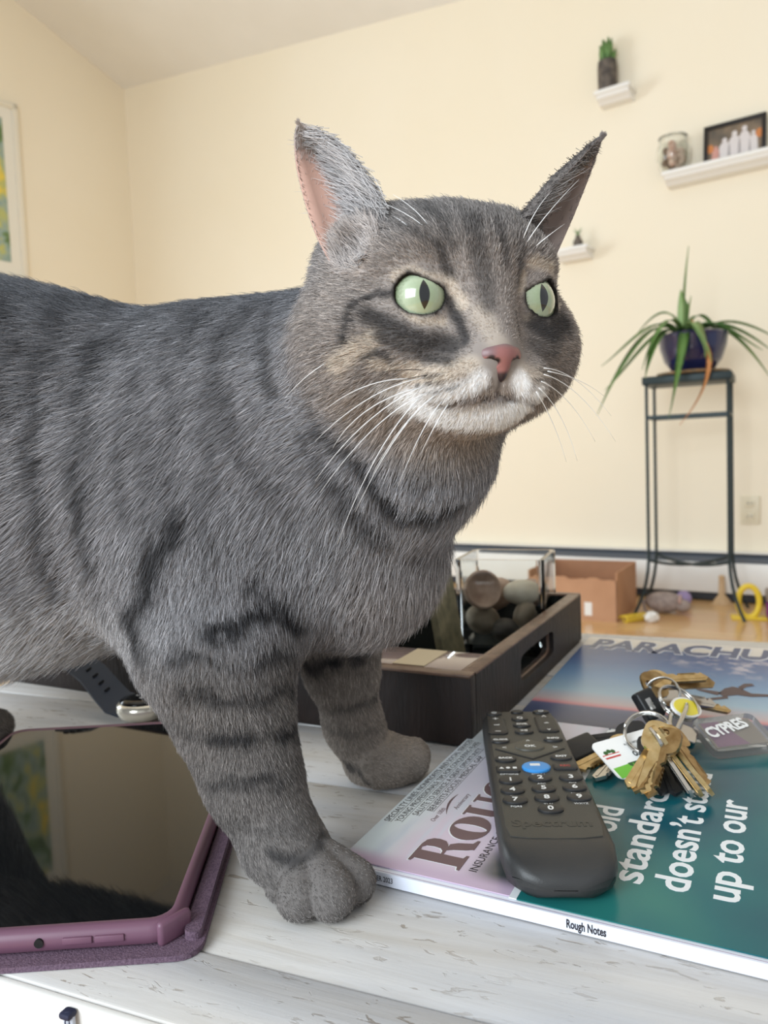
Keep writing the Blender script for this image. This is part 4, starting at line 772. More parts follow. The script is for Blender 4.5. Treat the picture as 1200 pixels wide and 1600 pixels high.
box('peg_foot', (.085, .045, .004), (0, 0, .002), M_pine, pg, .001)
yt = thing('toy_track', 'yellow plastic toy loop standing at the right edge of the floor', 'cat toy', fl(1170, 966), math.radians(-20)); bm = bmesh.new(); tube(bm, [(.045*math.cos(t)*.8, .0, .062+.058*math.sin(t)) for t in np.linspace(0, 2*math.pi, 25)[:-1]], .011, 8, closed=True); bm_obj('loop', bm, M_yel2, yt, smooth=True); box('loop_base', (.12, .07, .008), (0, 0, .004), M_yel2, yt, .003)
pbx = thing('toy_block', 'purple plastic toy block beside the yellow loop', 'cat toy', fl(1216, 966), math.radians(-20)); box('block_body', (.075, .07, .062), (0, 0, .031), M_purp2, pbx, .006); box('block_lid', (.079, .074, .045), (0, 0, .085), principled('taupe_plastic', srgb(150, 138, 128), .5), pbx, .006)
# ================================================================ the cat: one skin grown from a smooth distance field, plus fur

PR = []      # primitives: kind, params, blend k, fur flow, fur length
def ell(c, r, k=.02, flow=(-1, 0, -.3), fl=.014, rot=None): PR.append(('e', V3(*c), V3(*r), k, V3(*flow), fl, rot))
def cone(a, b, ra, rb, k=.02, flow=None, fl=.012):
    a, b = V3(*a), V3(*b); PR.append(('c', a, b, ra, rb, k, V3(*(flow if flow is not None else (b-a)/np.linalg.norm(b-a))), fl))
# --- trunk (u, v are where its middle stands in the photograph, third number the distance)
BACK = (-1, .2, -.35)
ell(pix(-300, 700, .500), (.105, .080, .100), .03, BACK, .016)
ell(pix(-70, 742, .452), (.120, .084, .1150), .03, BACK, .017)
ell(pix(130, 742, .447), (.120, .080, .0960), .03, BACK, .016)
ell(pix(365, 752, .432), (.095, .076, .087), .03, (-.8, .1, -.6), .014)
ell(pix(535, 800, .420), (.056, .058, .068), .03, (-.2, -.2, -1), .016)
ell(pix(575, 870, .425), (.034, .040, .038), .02, (.0, -.2, -1), .018)
# neck
cone(pix(400, 676, .432), pix(600, 604, .385), .067, .054, .03, (-.9, .2, -.4), .013)
ell(pix(645, 690, .378), (.036, .040, .042), .025, (-.1, -.1, -1), .014)
# near foreleg
DN = (.1, .1, -1)
ell(pix(318, 840, .392), (.052, .030, .075), .025, (-.55, 0, -.85), .013)
cone(pix(335, 880, .395), pix(340, 1015, .377), .044, .0355, .025, (-.25, 0, -1), .009)
cone(pix(340, 1015, .377), pix(366, 1115, .369), .0355, .0262, .012, (-.1, .0, -1), .0065)
cone(pix(366, 1115, .369), pix(394, 1210, .361), .0262, .0215, .012, DN, .0055)
cone(pix(394, 1210, .361), pix(436, 1310, .352), .0212, .0176, .012, DN, .0045)
PAWF = (.5, -.75, -.45)
cone(pix(442, 1316, .351), pix(484, 1368, .345), .0176, .0172, .010, PAWF, .0032)
TOES_N = [(441, 1384, .3410, .0082), (469, 1402, .3270, .0108), (517, 1402, .3262, .0112), (552, 1380, .3375, .0102)]
for u_, v_, y_, r_ in TOES_N:
    p = pix(u_, v_, y_); p[2] = max(r_*.98, min(p[2], r_*1.25)); d_ = V3(.62, -.78, 0)
    q = p*.25+pix(478, 1368, .346)*.75; q[2] = .018
    cone(q, p, .0104, r_, .0008, PAWF, .0024)
# far foreleg
cone(pix(515, 930, .462), pix(532, 1035, .468), .040, .0215, .02, DN, .008)
cone(pix(532, 1035, .468), pix(552, 1130, .470), .0205, .0165, .012, DN, .005)
cone(pix(552, 1130, .470), pix(576, 1180, .472), .0165, .0165, .010, DN, .004)
for u_, v_, y_, r_ in [(590, 1206, .459, .0120), (616, 1206, .461, .0130), (640, 1198, .468, .0122), (645, 1186, .480, .0110)]:
    p = pix(u_, v_, y_); p[2] = r_*1.05
    cone(pix(585, 1185, .474), p, .0165, r_, .005, (1, -.3, -.3), .003)
# hind legs: the far one shows a toe past the tablet, the near one stands outside the frame
cone((-.335, .55, .155), (-.345, .552, .085), .066, .048, .03, DN, .014)
cone((-.345, .552, .085), (-.378, .558, .045), .036, .024, .015, DN, .010)
cone((-.378, .558, .045), (-.358, .556, .020), .022, .0185, .012, DN, .007)
for dy in (-.018, -.006, .006, .018): cone((-.343, .554, .019), (-.292+abs(dy)*-.3, .547+dy, .0125), .017, .0125, .005, (1, 0, -.2), .005)
cone((-.375, .445, .165), (-.385, .43, .09), .070, .050, .03, DN, .014)
cone((-.385, .43, .09), (-.415, .425, .045), .038, .024, .015, DN, .010)
cone((-.415, .425, .045), (-.385, .42, .020), .022, .0185, .012, DN, .007)
for dy in (-.018, -.006, .006, .018): cone((-.375, .42, .019), (-.325+abs(dy)*-.3, .418+dy, .0125), .017, .0125, .005, (1, 0, -.2), .005)
# tail, carried up behind
TL = bez((-.47, .535, .26), (-.70, .57, .20), (-.64, .61, .47), 9)
for i in range(8): cone(TL[i], TL[i+1], .024-.0016*i, .024-.0016*(i+1), .012, None, .014)

# --- head, in its own frame: x to the cat's left (photo right), y out of the nose, z up; metres
HC = V3(.0300, .3450, .2655); HTH = math.radians(20.0)
HX, HY, HZ = V3(math.cos(HTH), math.sin(HTH), 0), V3(math.sin(HTH), -math.cos(HTH), 0), V3(0, 0, 1)
HM = np.stack([HX, HY, HZ])
def hw(x, y, z): return HC+HX*x*.001+HY*y*.001+HZ*z*.001
def hloc(p): return (p-HC)@HM.T*1000
HROT = HM
def hell(x, y, z, rx, ry, rz, k=.010, flow=(0, -1, 0), fl=.006):
    ell(hw(x, y, z), (rx*.001, ry*.001, rz*.001), k, V3(*flow)@HM, fl, HM)
hell(0, -10, 12, 47, 46, 30, .02, (0, -1, .1), .006)                  # skull
hell(0, 6, 20, 36, 32, 20, .012, (0, -.9, .4), .005)                 # forehead
for s in (-1, 1):
    hell(s*(24 if s < 0 else 29), -15, 20 if s < 0 else 26, 25, 28, 21, .015, (s*.2, -1, .2), .006)       # ear base
    hell(s*31, 0, -16, 28, 32, 26, .015, (s*.7, -.8, -.25), .007)     # cheek
    hell(s*40, -14, -19, 20, 26, 24, .02, (s*.6, -.7, -.6), .010)     # ruff
    hell(s*12, 36.5, -35.0, 15.5, 14, 11.5, .010, (s*.8, -.5, -.3), .0035)  # whisker pad
    hell(s*25, 20, 14, 15, 15, 11, .012, (s*.5, -.4, .7), .005)       # brow
    hell(s*22, 26, -19, 15, 13, 11, .010, (s*.7, -.7, -.1), .005)     # under the eye
cone(hw(0, 26, 9), hw(0, 43.5, -23), .0175, .0098, .010, (HM.T@V3(0, -.7, .7)), .0028)   # bridge of the nose
hell(0, 27.5, -46, 16, 14, 8.5, .012, (0, -.5, -.85), .005)             # chin
hell(0, 8, -38, 27, 26, 15, .014, (0, -.6, -.8), .008)                # jaw
EYES = [hw(-23.0, 24.6, -2.5), hw(25.0, 24.4, -1.8)]; ER = .0138
def eye_dir(i): s = -1 if i == 0 else 1; d = HX*s*.32+HY*.93+HZ*.06; return d/np.linalg.norm(d)

for e_ in EYES: ell(e_, (ER+.0013,)*3, .004, HM.T@V3(0, -1, 0), .003)
def smin(a, b, k):
    h = np.clip(.5+.5*(b-a)/k, 0, 1); return b+(a-b)*h-k*h*(1-h)
def prim_d(pr, P):
    if pr[0] == 'e':
        q = P-pr[1].astype(np.float32); r = pr[2].astype(np.float32)
        if pr[6] is not None: q = q@pr[6].T.astype(np.float32)
        k0 = np.sqrt(((q/r)**2).sum(-1)); k1 = np.sqrt(((q/(r*r))**2).sum(-1)); return k0*(k0-1)/np.maximum(k1, 1e-6)
    _, a, b_, ra, rb = pr[:5]; a = a.astype(np.float32); ab = (b_-a).astype(np.float32)
    q = P-a; t = np.clip((q@ab)/float(ab@ab), 0, 1); return np.sqrt(((q-t[..., None]*ab)**2).sum(-1))-(ra+(rb-ra)*t)
def pk(pr): return pr[3] if pr[0] == 'e' else pr[5]
def bound(pr):
    if pr[0] == 'e': R = pr[2].max(); return pr[1]-R, pr[1]+R
    R = max(pr[3], pr[4]); return np.minimum(pr[1], pr[2])-R, np.maximum(pr[1], pr[2])+R
def eye_open(P, i):
    """Signed distance to the opening between the lids."""
    n = eye_dir(i); q = P-(EYES[i]+n*ER*.95).astype(np.float32); s = -1 if i == 0 else 1
    ax = HX*s*.98+HZ*.20; ax -= n*(ax@n); ax /= np.linalg.norm(ax); ay = np.cross(n, ax)
    if ay[2] < 0: ay = -ay
    x, y, z = q@ax.astype(np.float32), q@ay.astype(np.float32), q@n.astype(np.float32)
    al = (np.sqrt((x/.0100)**2+(y/np.where(y > 0, .0088, .0078))**2+(z/.018)**2)-1)*.0085
    return np.maximum(al, (y-(.0060+.24*x))*.95)         # the upper lid slants down to the nose
EARHOLE = pix(536, 372, .3120)
BLO, BHI = (np.array(q) for q in zip(*[bound(pr) for pr in PR]))
def sdf(P, mg=.05):
    P = P.astype(np.float32); d = np.full(P.shape[:-1], 1.0, np.float32)
    lo, hi = P.reshape(-1, 3).min(0), P.reshape(-1, 3).max(0)
    for pi in np.flatnonzero(~(((BLO-mg > hi) | (BHI+mg < lo)).any(1))):
        pr = PR[pi]; d = smin(d, prim_d(pr, P), pk(pr))
    if (hi < HC-.09).any() or (lo > HC+.09).any(): return np.maximum(d, .0006-P[..., 2])
    # eye openings, nostril wings, mouth line cut into the head
    for i in (0, 1): d = np.maximum(d, -eye_open(P, i))
    d = np.maximum(d, -(np.linalg.norm(P-EARHOLE.astype(np.float32), axis=-1)-.0140))
    L = (P-HC.astype(np.float32))@HM.T.astype(np.float32)*1000
    x, y, z = np.abs(L[..., 0]), L[..., 1], L[..., 2]
    mouth = np.sqrt((np.minimum(0, 22-x))**2+(z-(-43.0-np.clip(x-4, 0, 30)*.10+np.clip(4-x, 0, 4)*.5))**2*1.0+np.maximum(0, 36-y)**2)-.30
    mouth = np.where(y > 28, mouth, 5)
    d = np.maximum(d, -mouth*.001)
    phil = np.sqrt(x**2+np.maximum(0, np.abs(z+37)-4)**2)-.5; phil = np.where(y > 42, phil, 5); d = np.maximum(d, -phil*.001)
    return np.maximum(d, .0006-P[..., 2])
def surface_nets(lo, hi, h, keep, fn=None):
    lo, hi = np.array(lo, float), np.array(hi, float); n = np.ceil((hi-lo)/h).astype(int)+1
    g = [lo[i]+h*np.arange(n[i]) for i in range(3)]
    D = np.empty(n, np.float32)
    fn = fn or sdf; B_ = 14
    for i0 in range(0, n[0], B_):
        for j0 in range(0, n[1], B_):
            for k0 in range(0, n[2], B_):
                xs, ys, zs = g[0][i0:i0+B_], g[1][j0:j0+B_], g[2][k0:k0+B_]
                mid_ = np.array([[(xs[0]+xs[-1])/2, (ys[0]+ys[-1])/2, (zs[0]+zs[-1])/2]])
                rad_ = .5*math.sqrt((xs[-1]-xs[0])**2+(ys[-1]-ys[0])**2+(zs[-1]-zs[0])**2)
                dm = float(fn(mid_, rad_+.05)[0]) if B_ > 1 else 0
                if abs(dm) > rad_*1.6+.012: D[i0:i0+B_, j0:j0+B_, k0:k0+B_] = dm
                else: D[i0:i0+B_, j0:j0+B_, k0:k0+B_] = fn(np.stack(np.meshgrid(xs, ys, zs, indexing='ij'), -1), .05)
    S = D < 0; c = [slice(0, -1), slice(1, None)]
    cnt = sum(S[c[a], c[b_], c[e]].astype(np.int8) for a in (0, 1) for b_ in (0, 1) for e in (0, 1))
    act = (cnt > 0) & (cnt < 8); idx = np.full(act.shape, -1, np.int64); idx[act] = np.arange(act.sum()); ii = np.argwhere(act)
    acc = np.zeros((len(ii), 3)); num = np.zeros(len(ii))
    corners = [(a, b_, e) for a in (0, 1) for b_ in (0, 1) for e in (0, 1)]
    for ca in corners:
        for ax in range(3):
            if ca[ax]: continue
            cb = list(ca); cb[ax] = 1
            da = D[tuple((ii+ca).T)]; db = D[tuple((ii+np.array(cb)).T)]; m_ = (da < 0) != (db < 0)
            t = np.where(m_, da/np.where(m_, da-db, 1), 0); p = np.tile(np.array(ca, float), (len(ii), 1)); p[:, ax] += t
            acc[m_] += p[m_]; num += m_
    V = lo+h*(ii+acc/num[:, None])
    F = []
    for ax in range(3):
        o1, o2 = [(1, 2), (2, 0), (0, 1)][ax]
        sl = [slice(1, -1)]*3; sl[ax] = slice(0, -1); sl2 = list(sl); sl2[ax] = slice(1, None)
        A, B = S[tuple(sl)], S[tuple(sl2)]
        for flip, msk in ((False, A & ~B), (True, ~A & B)):
            e = np.argwhere(msk); st = np.ones(3, int); st[ax] = 0; e = e+st
            def cell(d1, d2):
                q = e.copy(); q[:, o1] += d1; q[:, o2] += d2; return idx[tuple(q.T)]
            q = np.stack([cell(-1, -1), cell(0, -1), cell(0, 0), cell(-1, 0)], 1); F.append(q[:, ::-1] if flip else q)
    F = np.concatenate(F); F = F[(F >= 0).all(1)]
    if keep is not None: F = F[keep(V[F].mean(1))]
    u, inv = np.unique(F, return_inverse=True); return V[u], inv.reshape(F.shape)
def chunked(fn, P, *a):
    """Evaluate fn on points in spatial chunks, so that far primitives can be skipped."""
    key = np.lexsort(np.floor(P/.04).astype(int).T); out = None
    cells = np.floor(P[key]/.04).astype(int); cut = np.flatnonzero(np.any(np.diff(cells, axis=0) != 0, axis=1))+1
    for ix in np.split(key, cut):
        r = fn(P[ix], *a)
        if out is None: out = np.empty((len(P),)+r.shape[1:], r.dtype)
        out[ix] = r
    return out
def grad0(P, e=.0008):
    g = np.stack([sdf(P+np.eye(3)[i]*e, .03)-sdf(P-np.eye(3)[i]*e, .03) for i in range(3)], -1); return g/(np.linalg.norm(g, axis=-1, keepdims=True)+1e-9)
def grad(P): return chunked(grad0, P)
def dist(P): return chunked(lambda q: sdf(q, .03), P)
FINE = [(HC+HY*.005, .074, .0015), (pix(505, 1372, .340), .036, .0012), (pix(608, 1195, .470), .034, .0015)]
def in_fine(P, grow=0.0): return np.any([np.linalg.norm(P-c, axis=-1) < r+grow for c, r, h in FINE], axis=0)
parts_ = [surface_nets(V3(-.70, .27, -.004), V3(.105, .66, .51), .0038, lambda c: ~in_fine(c))]
for c0_, r0_, h0_ in FINE:
    parts_.append(surface_nets(c0_-r0_-.008, c0_+r0_+.008, h0_, lambda c: np.linalg.norm(c-c0_, axis=-1) < r0_+.0035))
SKINV, SKINF = [], []
for v_, f_ in parts_: SKINF.append(f_+sum(len(q) for q in SKINV)); SKINV.append(v_)
SKINV, SKINF = np.concatenate(SKINV), np.concatenate(SKINF)
def vnormals(V, F):
    n = np.cross(V[F[:, 2]]-V[F[:, 0]], V[F[:, 3]]-V[F[:, 1]]); N = np.zeros_like(V)
    for k in range(4): np.add.at(N, F[:, k], n)
    return N/(np.linalg.norm(N, axis=1, keepdims=True)+1e-12)
SKINV = SKINV-vnormals(SKINV, SKINF)*np.clip(dist(SKINV), -.0015, .0015)[:, None]
SKINN = vnormals(SKINV, SKINF)
# --- ears: a thin cupped sheet between two edges, with an outer and an inner face
def catmull(P, n):
    P = np.array(P); Q = np.vstack([2*P[0]-P[1], P, 2*P[-1]-P[-2]]); out = []
    for t in np.linspace(0, len(P)-1-1e-9, n):
        i = int(t); f = t-i; a, b_, c_, d_ = Q[i:i+4]
        out.append(.5*((2*b_)+(c_-a)*f+(2*a-5*b_+4*c_-d_)*f*f+(3*b_-a-3*c_+d_)*f**3))
    return np.array(out)
def ear(e1, e2, bulge, depth, ns=26, nt=15, th=.0018):
    A, B = catmull([pix(*p) for p in e1], ns), catmull([pix(*p) for p in e2], ns); bulge = np.array(bulge, float); bulge /= np.linalg.norm(bulge)
    S_, T_ = np.linspace(0, 1, ns), np.linspace(0, 1, nt)
    out = np.zeros((ns, nt, 3))
    for i, s_ in enumerate(S_):
        w = np.linalg.norm(A[i]-B[i]); dd = depth*(1-s_)**.55*min(1, w/.02+.15)
        for j, t_ in enumerate(T_): out[i, j] = A[i]*(1-t_)+B[i]*t_+bulge*dd*(1-(2*t_-1)**2)**.65
    du = np.gradient(out, axis=0); dv = np.gradient(out, axis=1); nn = np.cross(du, dv); nn /= np.linalg.norm(nn, axis=-1, keepdims=True)+1e-12
    if (nn[ns//3, nt//2]@bulge) < 0: nn = -nn
    taper = (np.sqrt(np.clip(1-(2*T_-1)**2, 0, 1))*.8+.2)[None, :, None]*(np.clip((1-S_)*6, .15, 1))[:, None, None]
    outer, inner = out+nn*th*.5*taper, out-nn*th*.5*taper
    V = np.concatenate([outer.reshape(-1, 3), inner.reshape(-1, 3)]); F = []; K = ns*nt
    for i in range(ns-1):
        for j in range(nt-1):
            a = i*nt+j; F.append((a, a+1, a+nt+1, a+nt)); F.append((K+a, K+a+nt, K+a+nt+1, K+a+1))
        for j, fl_ in ((0, 1), (nt-1, 0)):
            a = i*nt+j; q = (a, a+nt, K+a+nt, K+a); F.append(q if fl_ else q[::-1])
    # orient outwards on the convex face
    f0 = F[(ns//3)*(nt-1)*2+nt]; 
    return V, np.array(F), outer, inner, nn
EAR_N = ear([(566, 404, .3085), (600, 350, .3125), (588, 297, .326), (542, 236, .341), (497, 206, .347), (465, 191, .349)],
            [(522, 424, .3260), (490, 358, .3310), (466, 275, .340), (460, 222, .346), (465, 191, .349)], (.35, 1, .05), .022)
EAR_F = ear([(830, 337, .338), (864, 294, .344), (900, 256, .352), (924, 230, .356), (942, 211, .358)],
            [(864, 410, .352), (893, 345, .361), (920, 278, .363), (933, 240, .360), (942, 211, .358)], (-.62, .75, .25), .016)
# --- nose leather
def nose_sdf(P, mg=0):
    L = ((P-HC)@HM.T*1000).astype(np.float32); x, y, z = np.abs(L[..., 0]), L[..., 1], L[..., 2]
    def e(cx, cy, cz, rx, ry, rz):
        k0 = np.sqrt(((x-cx)/rx)**2+((y-cy)/ry)**2+((z-cz)/rz)**2); return (k0-1)*min(rx, ry, rz)
    d = smin(e(0, 48.2, -26.8, 7.0, 6.8, 6.0), e(5.4, 46.8, -26.6, 4.2, 5.0, 4.0), 3.0)
    d = smin(d, e(0, 48.0, -31.6, 3.0, 5.2, 5.4), 2.0)
    d = np.maximum(d, -(np.minimum(e(4.3, 53.0, -30.4, 1.8, 3.6, 1.5), e(6.4, 52.0, -29.2, 1.9, 3.6, 1.0))))
    return d*.001
NOSEV, NOSEF = surface_nets(hw(0, 48, -28)-.015, hw(0, 48, -28)+.015, .00045, None, nose_sdf)
BODY_MARKS = [
    ([(-170, 381, 257), (-168, 374, 242), (-168, 369, 228), (-167, 366, 212), (-166, 365, 197), (-166, 366, 182), (-167, 370, 166), (-167, 375, 153), (-168, 382, 139)], 3.4, 0.60),
    ([(-140, 388, 263), (-141, 379, 252), (-143, 374, 242), (-143, 368, 227), (-144, 364, 211), (-143, 362, 196), (-143, 362, 181), (-143, 364, 166), (-143, 368, 150)], 3.7, 0.65),
    ([(-117, 367, 241), (-118, 362, 228), (-119, 359, 216), (-120, 357, 202), (-121, 356, 187), (-120, 355, 179), (-119, 354, 172)], 3.0, 0.50),
    ([(-98, 365, 246), (-99, 360, 233), (-100, 356, 221), (-101, 354, 213), (-102, 354, 204), (-101, 352, 192), (-100, 350, 180)], 3.3, 0.40),
    ([(-96, 349, 175), (-100, 349, 167), (-105, 349, 160), (-109, 351, 151), (-115, 353, 142), (-118, 355, 133), (-121, 358, 125), (-118, 355, 118), (-115, 351, 111)], 5.3, 0.75),  # shoulder patch: shade behind the elbow painted into the coat
    ([(-73, 371, 264), (-72, 362, 250), (-73, 356, 238), (-72, 353, 226), (-71, 351, 214)], 4.2, 0.40),
    ([(-50, 370, 272), (-51, 359, 259), (-52, 353, 248), (-51, 350, 239), (-50, 348, 231)], 3.3, 0.60),
    ([(-73, 353, 226), (-70, 351, 217), (-68, 351, 208), (-59, 350, 198), (-49, 352, 187)], 3.5, 0.35),
    ([(-192, 401, 286), (-186, 388, 271), (-183, 379, 257), (-182, 373, 244), (-181, 369, 231)], 3.8, 0.50),
    ([(-169, 418, 292), (-164, 398, 276), (-162, 387, 263), (-159, 378, 250), (-156, 372, 237)], 3.9, 0.40),
    ([(-92, 387, 273), (-92, 375, 262), (-93, 367, 252)], 4.4, 0.40),
    ([(-31, 330, 234), (-29, 334, 226), (-27, 339, 218), (-21, 340, 209), (-16, 342, 201), (-9, 342, 193), (-3, 345, 184), (2, 347, 179), (7, 351, 174), (15, 352, 173), (24, 357, 172), (28, 356, 175), (33, 355, 179)], 3.7, 0.85),
    ([(-36, 345, 213), (-32, 346, 204), (-28, 348, 195), (-22, 350, 186), (-15, 353, 177), (-8, 357, 169), (-1, 363, 161)], 3.2, 0.60),
    ([(17, 338, 194), (23, 339, 193), (29, 342, 192), (35, 344, 195), (41, 348, 198)], 2.6, 0.50),
    ([(15, 378, 152), (18, 383, 150), (22, 389, 147)], 3.2, 0.40),
    ([(-80, 340, 121), (-70, 344, 125), (-61, 351, 129), (-52, 357, 125), (-43, 369, 120)], 2.9, 0.80),
    ([(-62, 352, 142), (-57, 354, 137), (-51, 358, 131), (-47, 363, 125), (-43, 370, 119)], 3.6, 0.80),
    ([(-97, 341, 115), (-89, 339, 112), (-80, 339, 110), (-72, 341, 110), (-64, 346, 109), (-56, 353, 108), (-48, 366, 105)], 2.9, 0.65),
    ([(-98, 343, 96), (-89, 341, 96), (-81, 340, 95), (-73, 341, 95), (-65, 344, 94), (-55, 352, 93), (-48, 374, 87)], 2.6, 0.60),
    ([(-92, 344, 75), (-82, 340, 75), (-73, 340, 74), (-65, 341, 74), (-57, 346, 73), (-51, 351, 73), (-47, 364, 69)], 3.2, 0.75),
    ([(-80, 340, 56), (-72, 337, 56), (-65, 337, 55), (-59, 338, 55), (-53, 342, 54)], 2.5, 0.60),
    ([(-50, 332, 26), (-45, 333, 26), (-40, 334, 26), (-36, 337, 28), (-33, 342, 28)], 3.4, 0.60),
    ([(-45, 446, 79), (-37, 441, 83), (-29, 439, 85), (-21, 440, 88), (-14, 444, 90)], 5.9, 0.95),
    ([(-37, 453, 52), (-30, 450, 53), (-24, 451, 54), (-17, 453, 55), (-10, 461, 55)], 2.6, 0.50),
    ([(-32, 452, 36), (-26, 451, 36), (-20, 451, 36)], 2.3, 0.30),
    ([(-26, 459, 11), (-21, 454, 9), (-16, 450, 7)], 2.6, 0.60),
]
HEAD_MARKS = [
    ([(-37, 31, 0), (-39, 28, 0), (-42, 25, 0), (-44, 23, -1), (-47, 22, -2), (-49, 22, -6), (-51, 22, -9), (-53, 22, -14), (-53, 21, -18)], 1.5, 'D', 0.85),
    ([(-45, 27, -9), (-41, 30, -12), (-38, 33, -14), (-33, 37, -17), (-27, 39, -20), (-22, 40, -21), (-17, 42, -22)], 3.8, 'D', 0.80),
    ([(-43, 30, -16), (-38, 34, -19), (-32, 36, -23), (-26, 39, -25), (-20, 45, -28)], 2.7, 'D', 0.70),
    ([(-16, 39, -5), (-14, 39, -9), (-13, 41, -13), (-13, 42, -17), (-13, 44, -21)], 1.8, 'D', 0.85),
    ([(-47, 25, -26), (-44, 27, -24), (-41, 30, -23), (-39, 30, -25), (-37, 30, -27)], 1.3, 'D', 0.70),
    ([(-20, 38, 17), (-19, 39, 15), (-18, 39, 12), (-17, 39, 9), (-15, 39, 6)], 1.8, 'D', 0.70),
    ([(-5, 38, 27), (-6, 42, 21), (-5, 43, 16), (-4, 44, 11), (-4, 45, 6), (-4, 46, -1), (-4, 48, -7)], 3.5, 'D', 0.55),
    ([(7, 38, 26), (6, 41, 22), (7, 42, 18), (7, 43, 13), (7, 43, 9)], 2.1, 'D', 0.55),
    ([(17, 39, 18), (16, 40, 12), (16, 39, 5)], 1.8, 'D', 0.55),
    ([(-31, 29, 26), (-28, 33, 23), (-25, 36, 21), (-22, 37, 19), (-20, 38, 17)], 1.8, 'D', 0.40),
    ([(-17, 19, 38), (-18, 30, 32), (-16, 35, 27), (-16, 38, 21), (-15, 40, 16)], 2.3, 'D', 0.45),
    ([(23, 38, -12), (26, 38, -14), (30, 38, -16), (35, 34, -12), (43, 28, -8)], 5.1, 'D', 0.85),
    ([(39, 30, 7), (41, 34, 4), (53, 22, 4)], 1.7, 'D', 0.70),
    ([(21, 41, -21), (27, 39, -22), (34, 35, -22)], 3.7, 'D', 0.50),
    ([(11, 44, -12), (12, 43, -16), (12, 44, -20)], 1.5, 'D', 0.60),
    ([(-55, -4, 8), (-58, 1, 0), (-61, 4, -7), (-61, 8, -15), (-60, 9, -23)], 3.2, 'D', 0.20),
    ([(-35, 32, 6), (-32, 34, 6), (-29, 36, 7), (-25, 38, 5), (-20, 38, 4)], 1.8, 'L', 0.70),
    ([(-16, 39, 3), (-14, 40, -2), (-12, 42, -7)], 2.3, 'L', 0.80),
    ([(-35, 34, -6), (-31, 36, -9), (-27, 38, -12), (-23, 38, -12), (-18, 38, -12)], 1.3, 'L', 0.85),
    ([(-55, 17, -26), (-52, 20, -24), (-50, 24, -22), (-47, 26, -21), (-45, 28, -19)], 3.6, 'L', 0.80),
    ([(-43, 26, -27), (-39, 28, -28), (-36, 30, -29), (-32, 32, -29), (-29, 35, -29)], 2.3, 'L', 0.70),
    ([(-30, 30, -33), (-27, 40, -34), (-23, 46, -34), (-19, 49, -32), (-13, 50, -31)], 4.0, 'L', 0.85),
    ([(10, 51, -33), (14, 50, -34), (19, 49, -35)], 3.3, 'L', 0.60),
    ([(23, 37, 12), (28, 36, 12), (34, 33, 12)], 2.4, 'L', 0.80),
    ([(19, 38, -10), (24, 38, -8), (35, 29, -4), (37, 32, -3), (51, 18, 3)], 1.4, 'L', 0.85),
    ([(19, 38, 7), (17, 38, 4), (16, 38, 2)], 1.3, 'L', 0.80),
    ([(-8, 47, -11), (-6, 50, -15), (-4, 51, -19), (-3, 53, -21), (-2, 54, -23)], 3.4, 'L', 0.45),
    ([(-29, 21, -40), (-24, 27, -45), (-18, 34, -49), (-13, 38, -51), (-6, 40, -52), (1, 42, -51), (9, 41, -50), (13, 43, -47), (16, 45, -44)], 6.2, 'W', 1.00),
    ([(-28, 25, -38), (-26, 37, -40), (-23, 43, -41), (-19, 47, -41), (-14, 49, -41)], 3.2, 'W', 0.75),
    ([(-9, 51, -36), (-11, 50, -38), (-12, 50, -39)], 3.2, 'W', 1.00),
    ([(8, 51, -36), (9, 50, -38), (10, 50, -40)], 3.0, 'W', 0.95),
    ([(-37, 20, -37), (-31, 19, -40), (-27, 21, -43)], 3.7, 'W', 0.50),
    ([(-28, 38, -34), (-25, 44, -34), (-21, 48, -33)], 0.5, 'D', 0.80),
    ([(-28, 31, -36), (-26, 43, -37), (-21, 48, -37)], 0.5, 'D', 0.70),
    ([(-26, 37, -40), (-23, 45, -40), (-18, 49, -39)], 0.5, 'D', 0.60),
    ([(15, 50, -32), (19, 49, -33), (25, 44, -33)], 0.6, 'D', 0.70),
    ([(14, 51, -36), (18, 50, -36), (23, 47, -37)], 0.6, 'D', 0.60),
]
# --- coat colour, painted by tabby markings and elbow shade that lie on the skin
RNG = np.random.default_rng(11)
_lat = RNG.random((32, 32, 32)).astype(np.float32)
def vnoise(P, s):
    q = P*s; i = np.floor(q).astype(int); f = q-i; f = f*f*(3-2*f); r = 0
    for a in (0, 1):
        for b_ in (0, 1):
            for c_ in (0, 1):
                w = (f[:, 0] if a else 1-f[:, 0])*(f[:, 1] if b_ else 1-f[:, 1])*(f[:, 2] if c_ else 1-f[:, 2])
                r = r+w*_lat[(i[:, 0]+a) % 32, (i[:, 1]+b_) % 32, (i[:, 2]+c_) % 32]
    return r
def seg_dist(P, pts):
    d = np.full(len(P), 1e3)
    for a, b_ in zip(pts[:-1], pts[1:]):
        a, b_ = np.array(a, float), np.array(b_, float); ab = b_-a; t = np.clip(((P-a)@ab)/max(1e-9, ab@ab), 0, 1)
        d = np.minimum(d, np.linalg.norm(P-a-t[:, None]*ab, axis=1))
    return d
def sstep(x, a, b_): t = np.clip((x-a)/(b_-a), 0, 1); return t*t*(3-2*t)
SR = lambda *c: np.array(srgb(*c))
C_MID, C_DARK, C_BACK, C_BELLY = SR(140, 139, 142), SR(34, 34, 37), SR(84, 85, 89), SR(208, 207, 208)
C_LEG, C_TAN, C_WHITE, C_FACE = SR(116, 111, 108), SR(204, 190, 174), SR(250, 248, 246), SR(148, 139, 133)
C_CHEST = SR(150, 142, 138)
AX0, AX1 = V3(0, .425, 0), V3(-.3, .472, 0); _ax = (AX1-AX0)/np.linalg.norm(AX1-AX0); _sn = V3(-_ax[1], _ax[0], 0); _sn = _sn if _sn[1] > 0 else -_sn
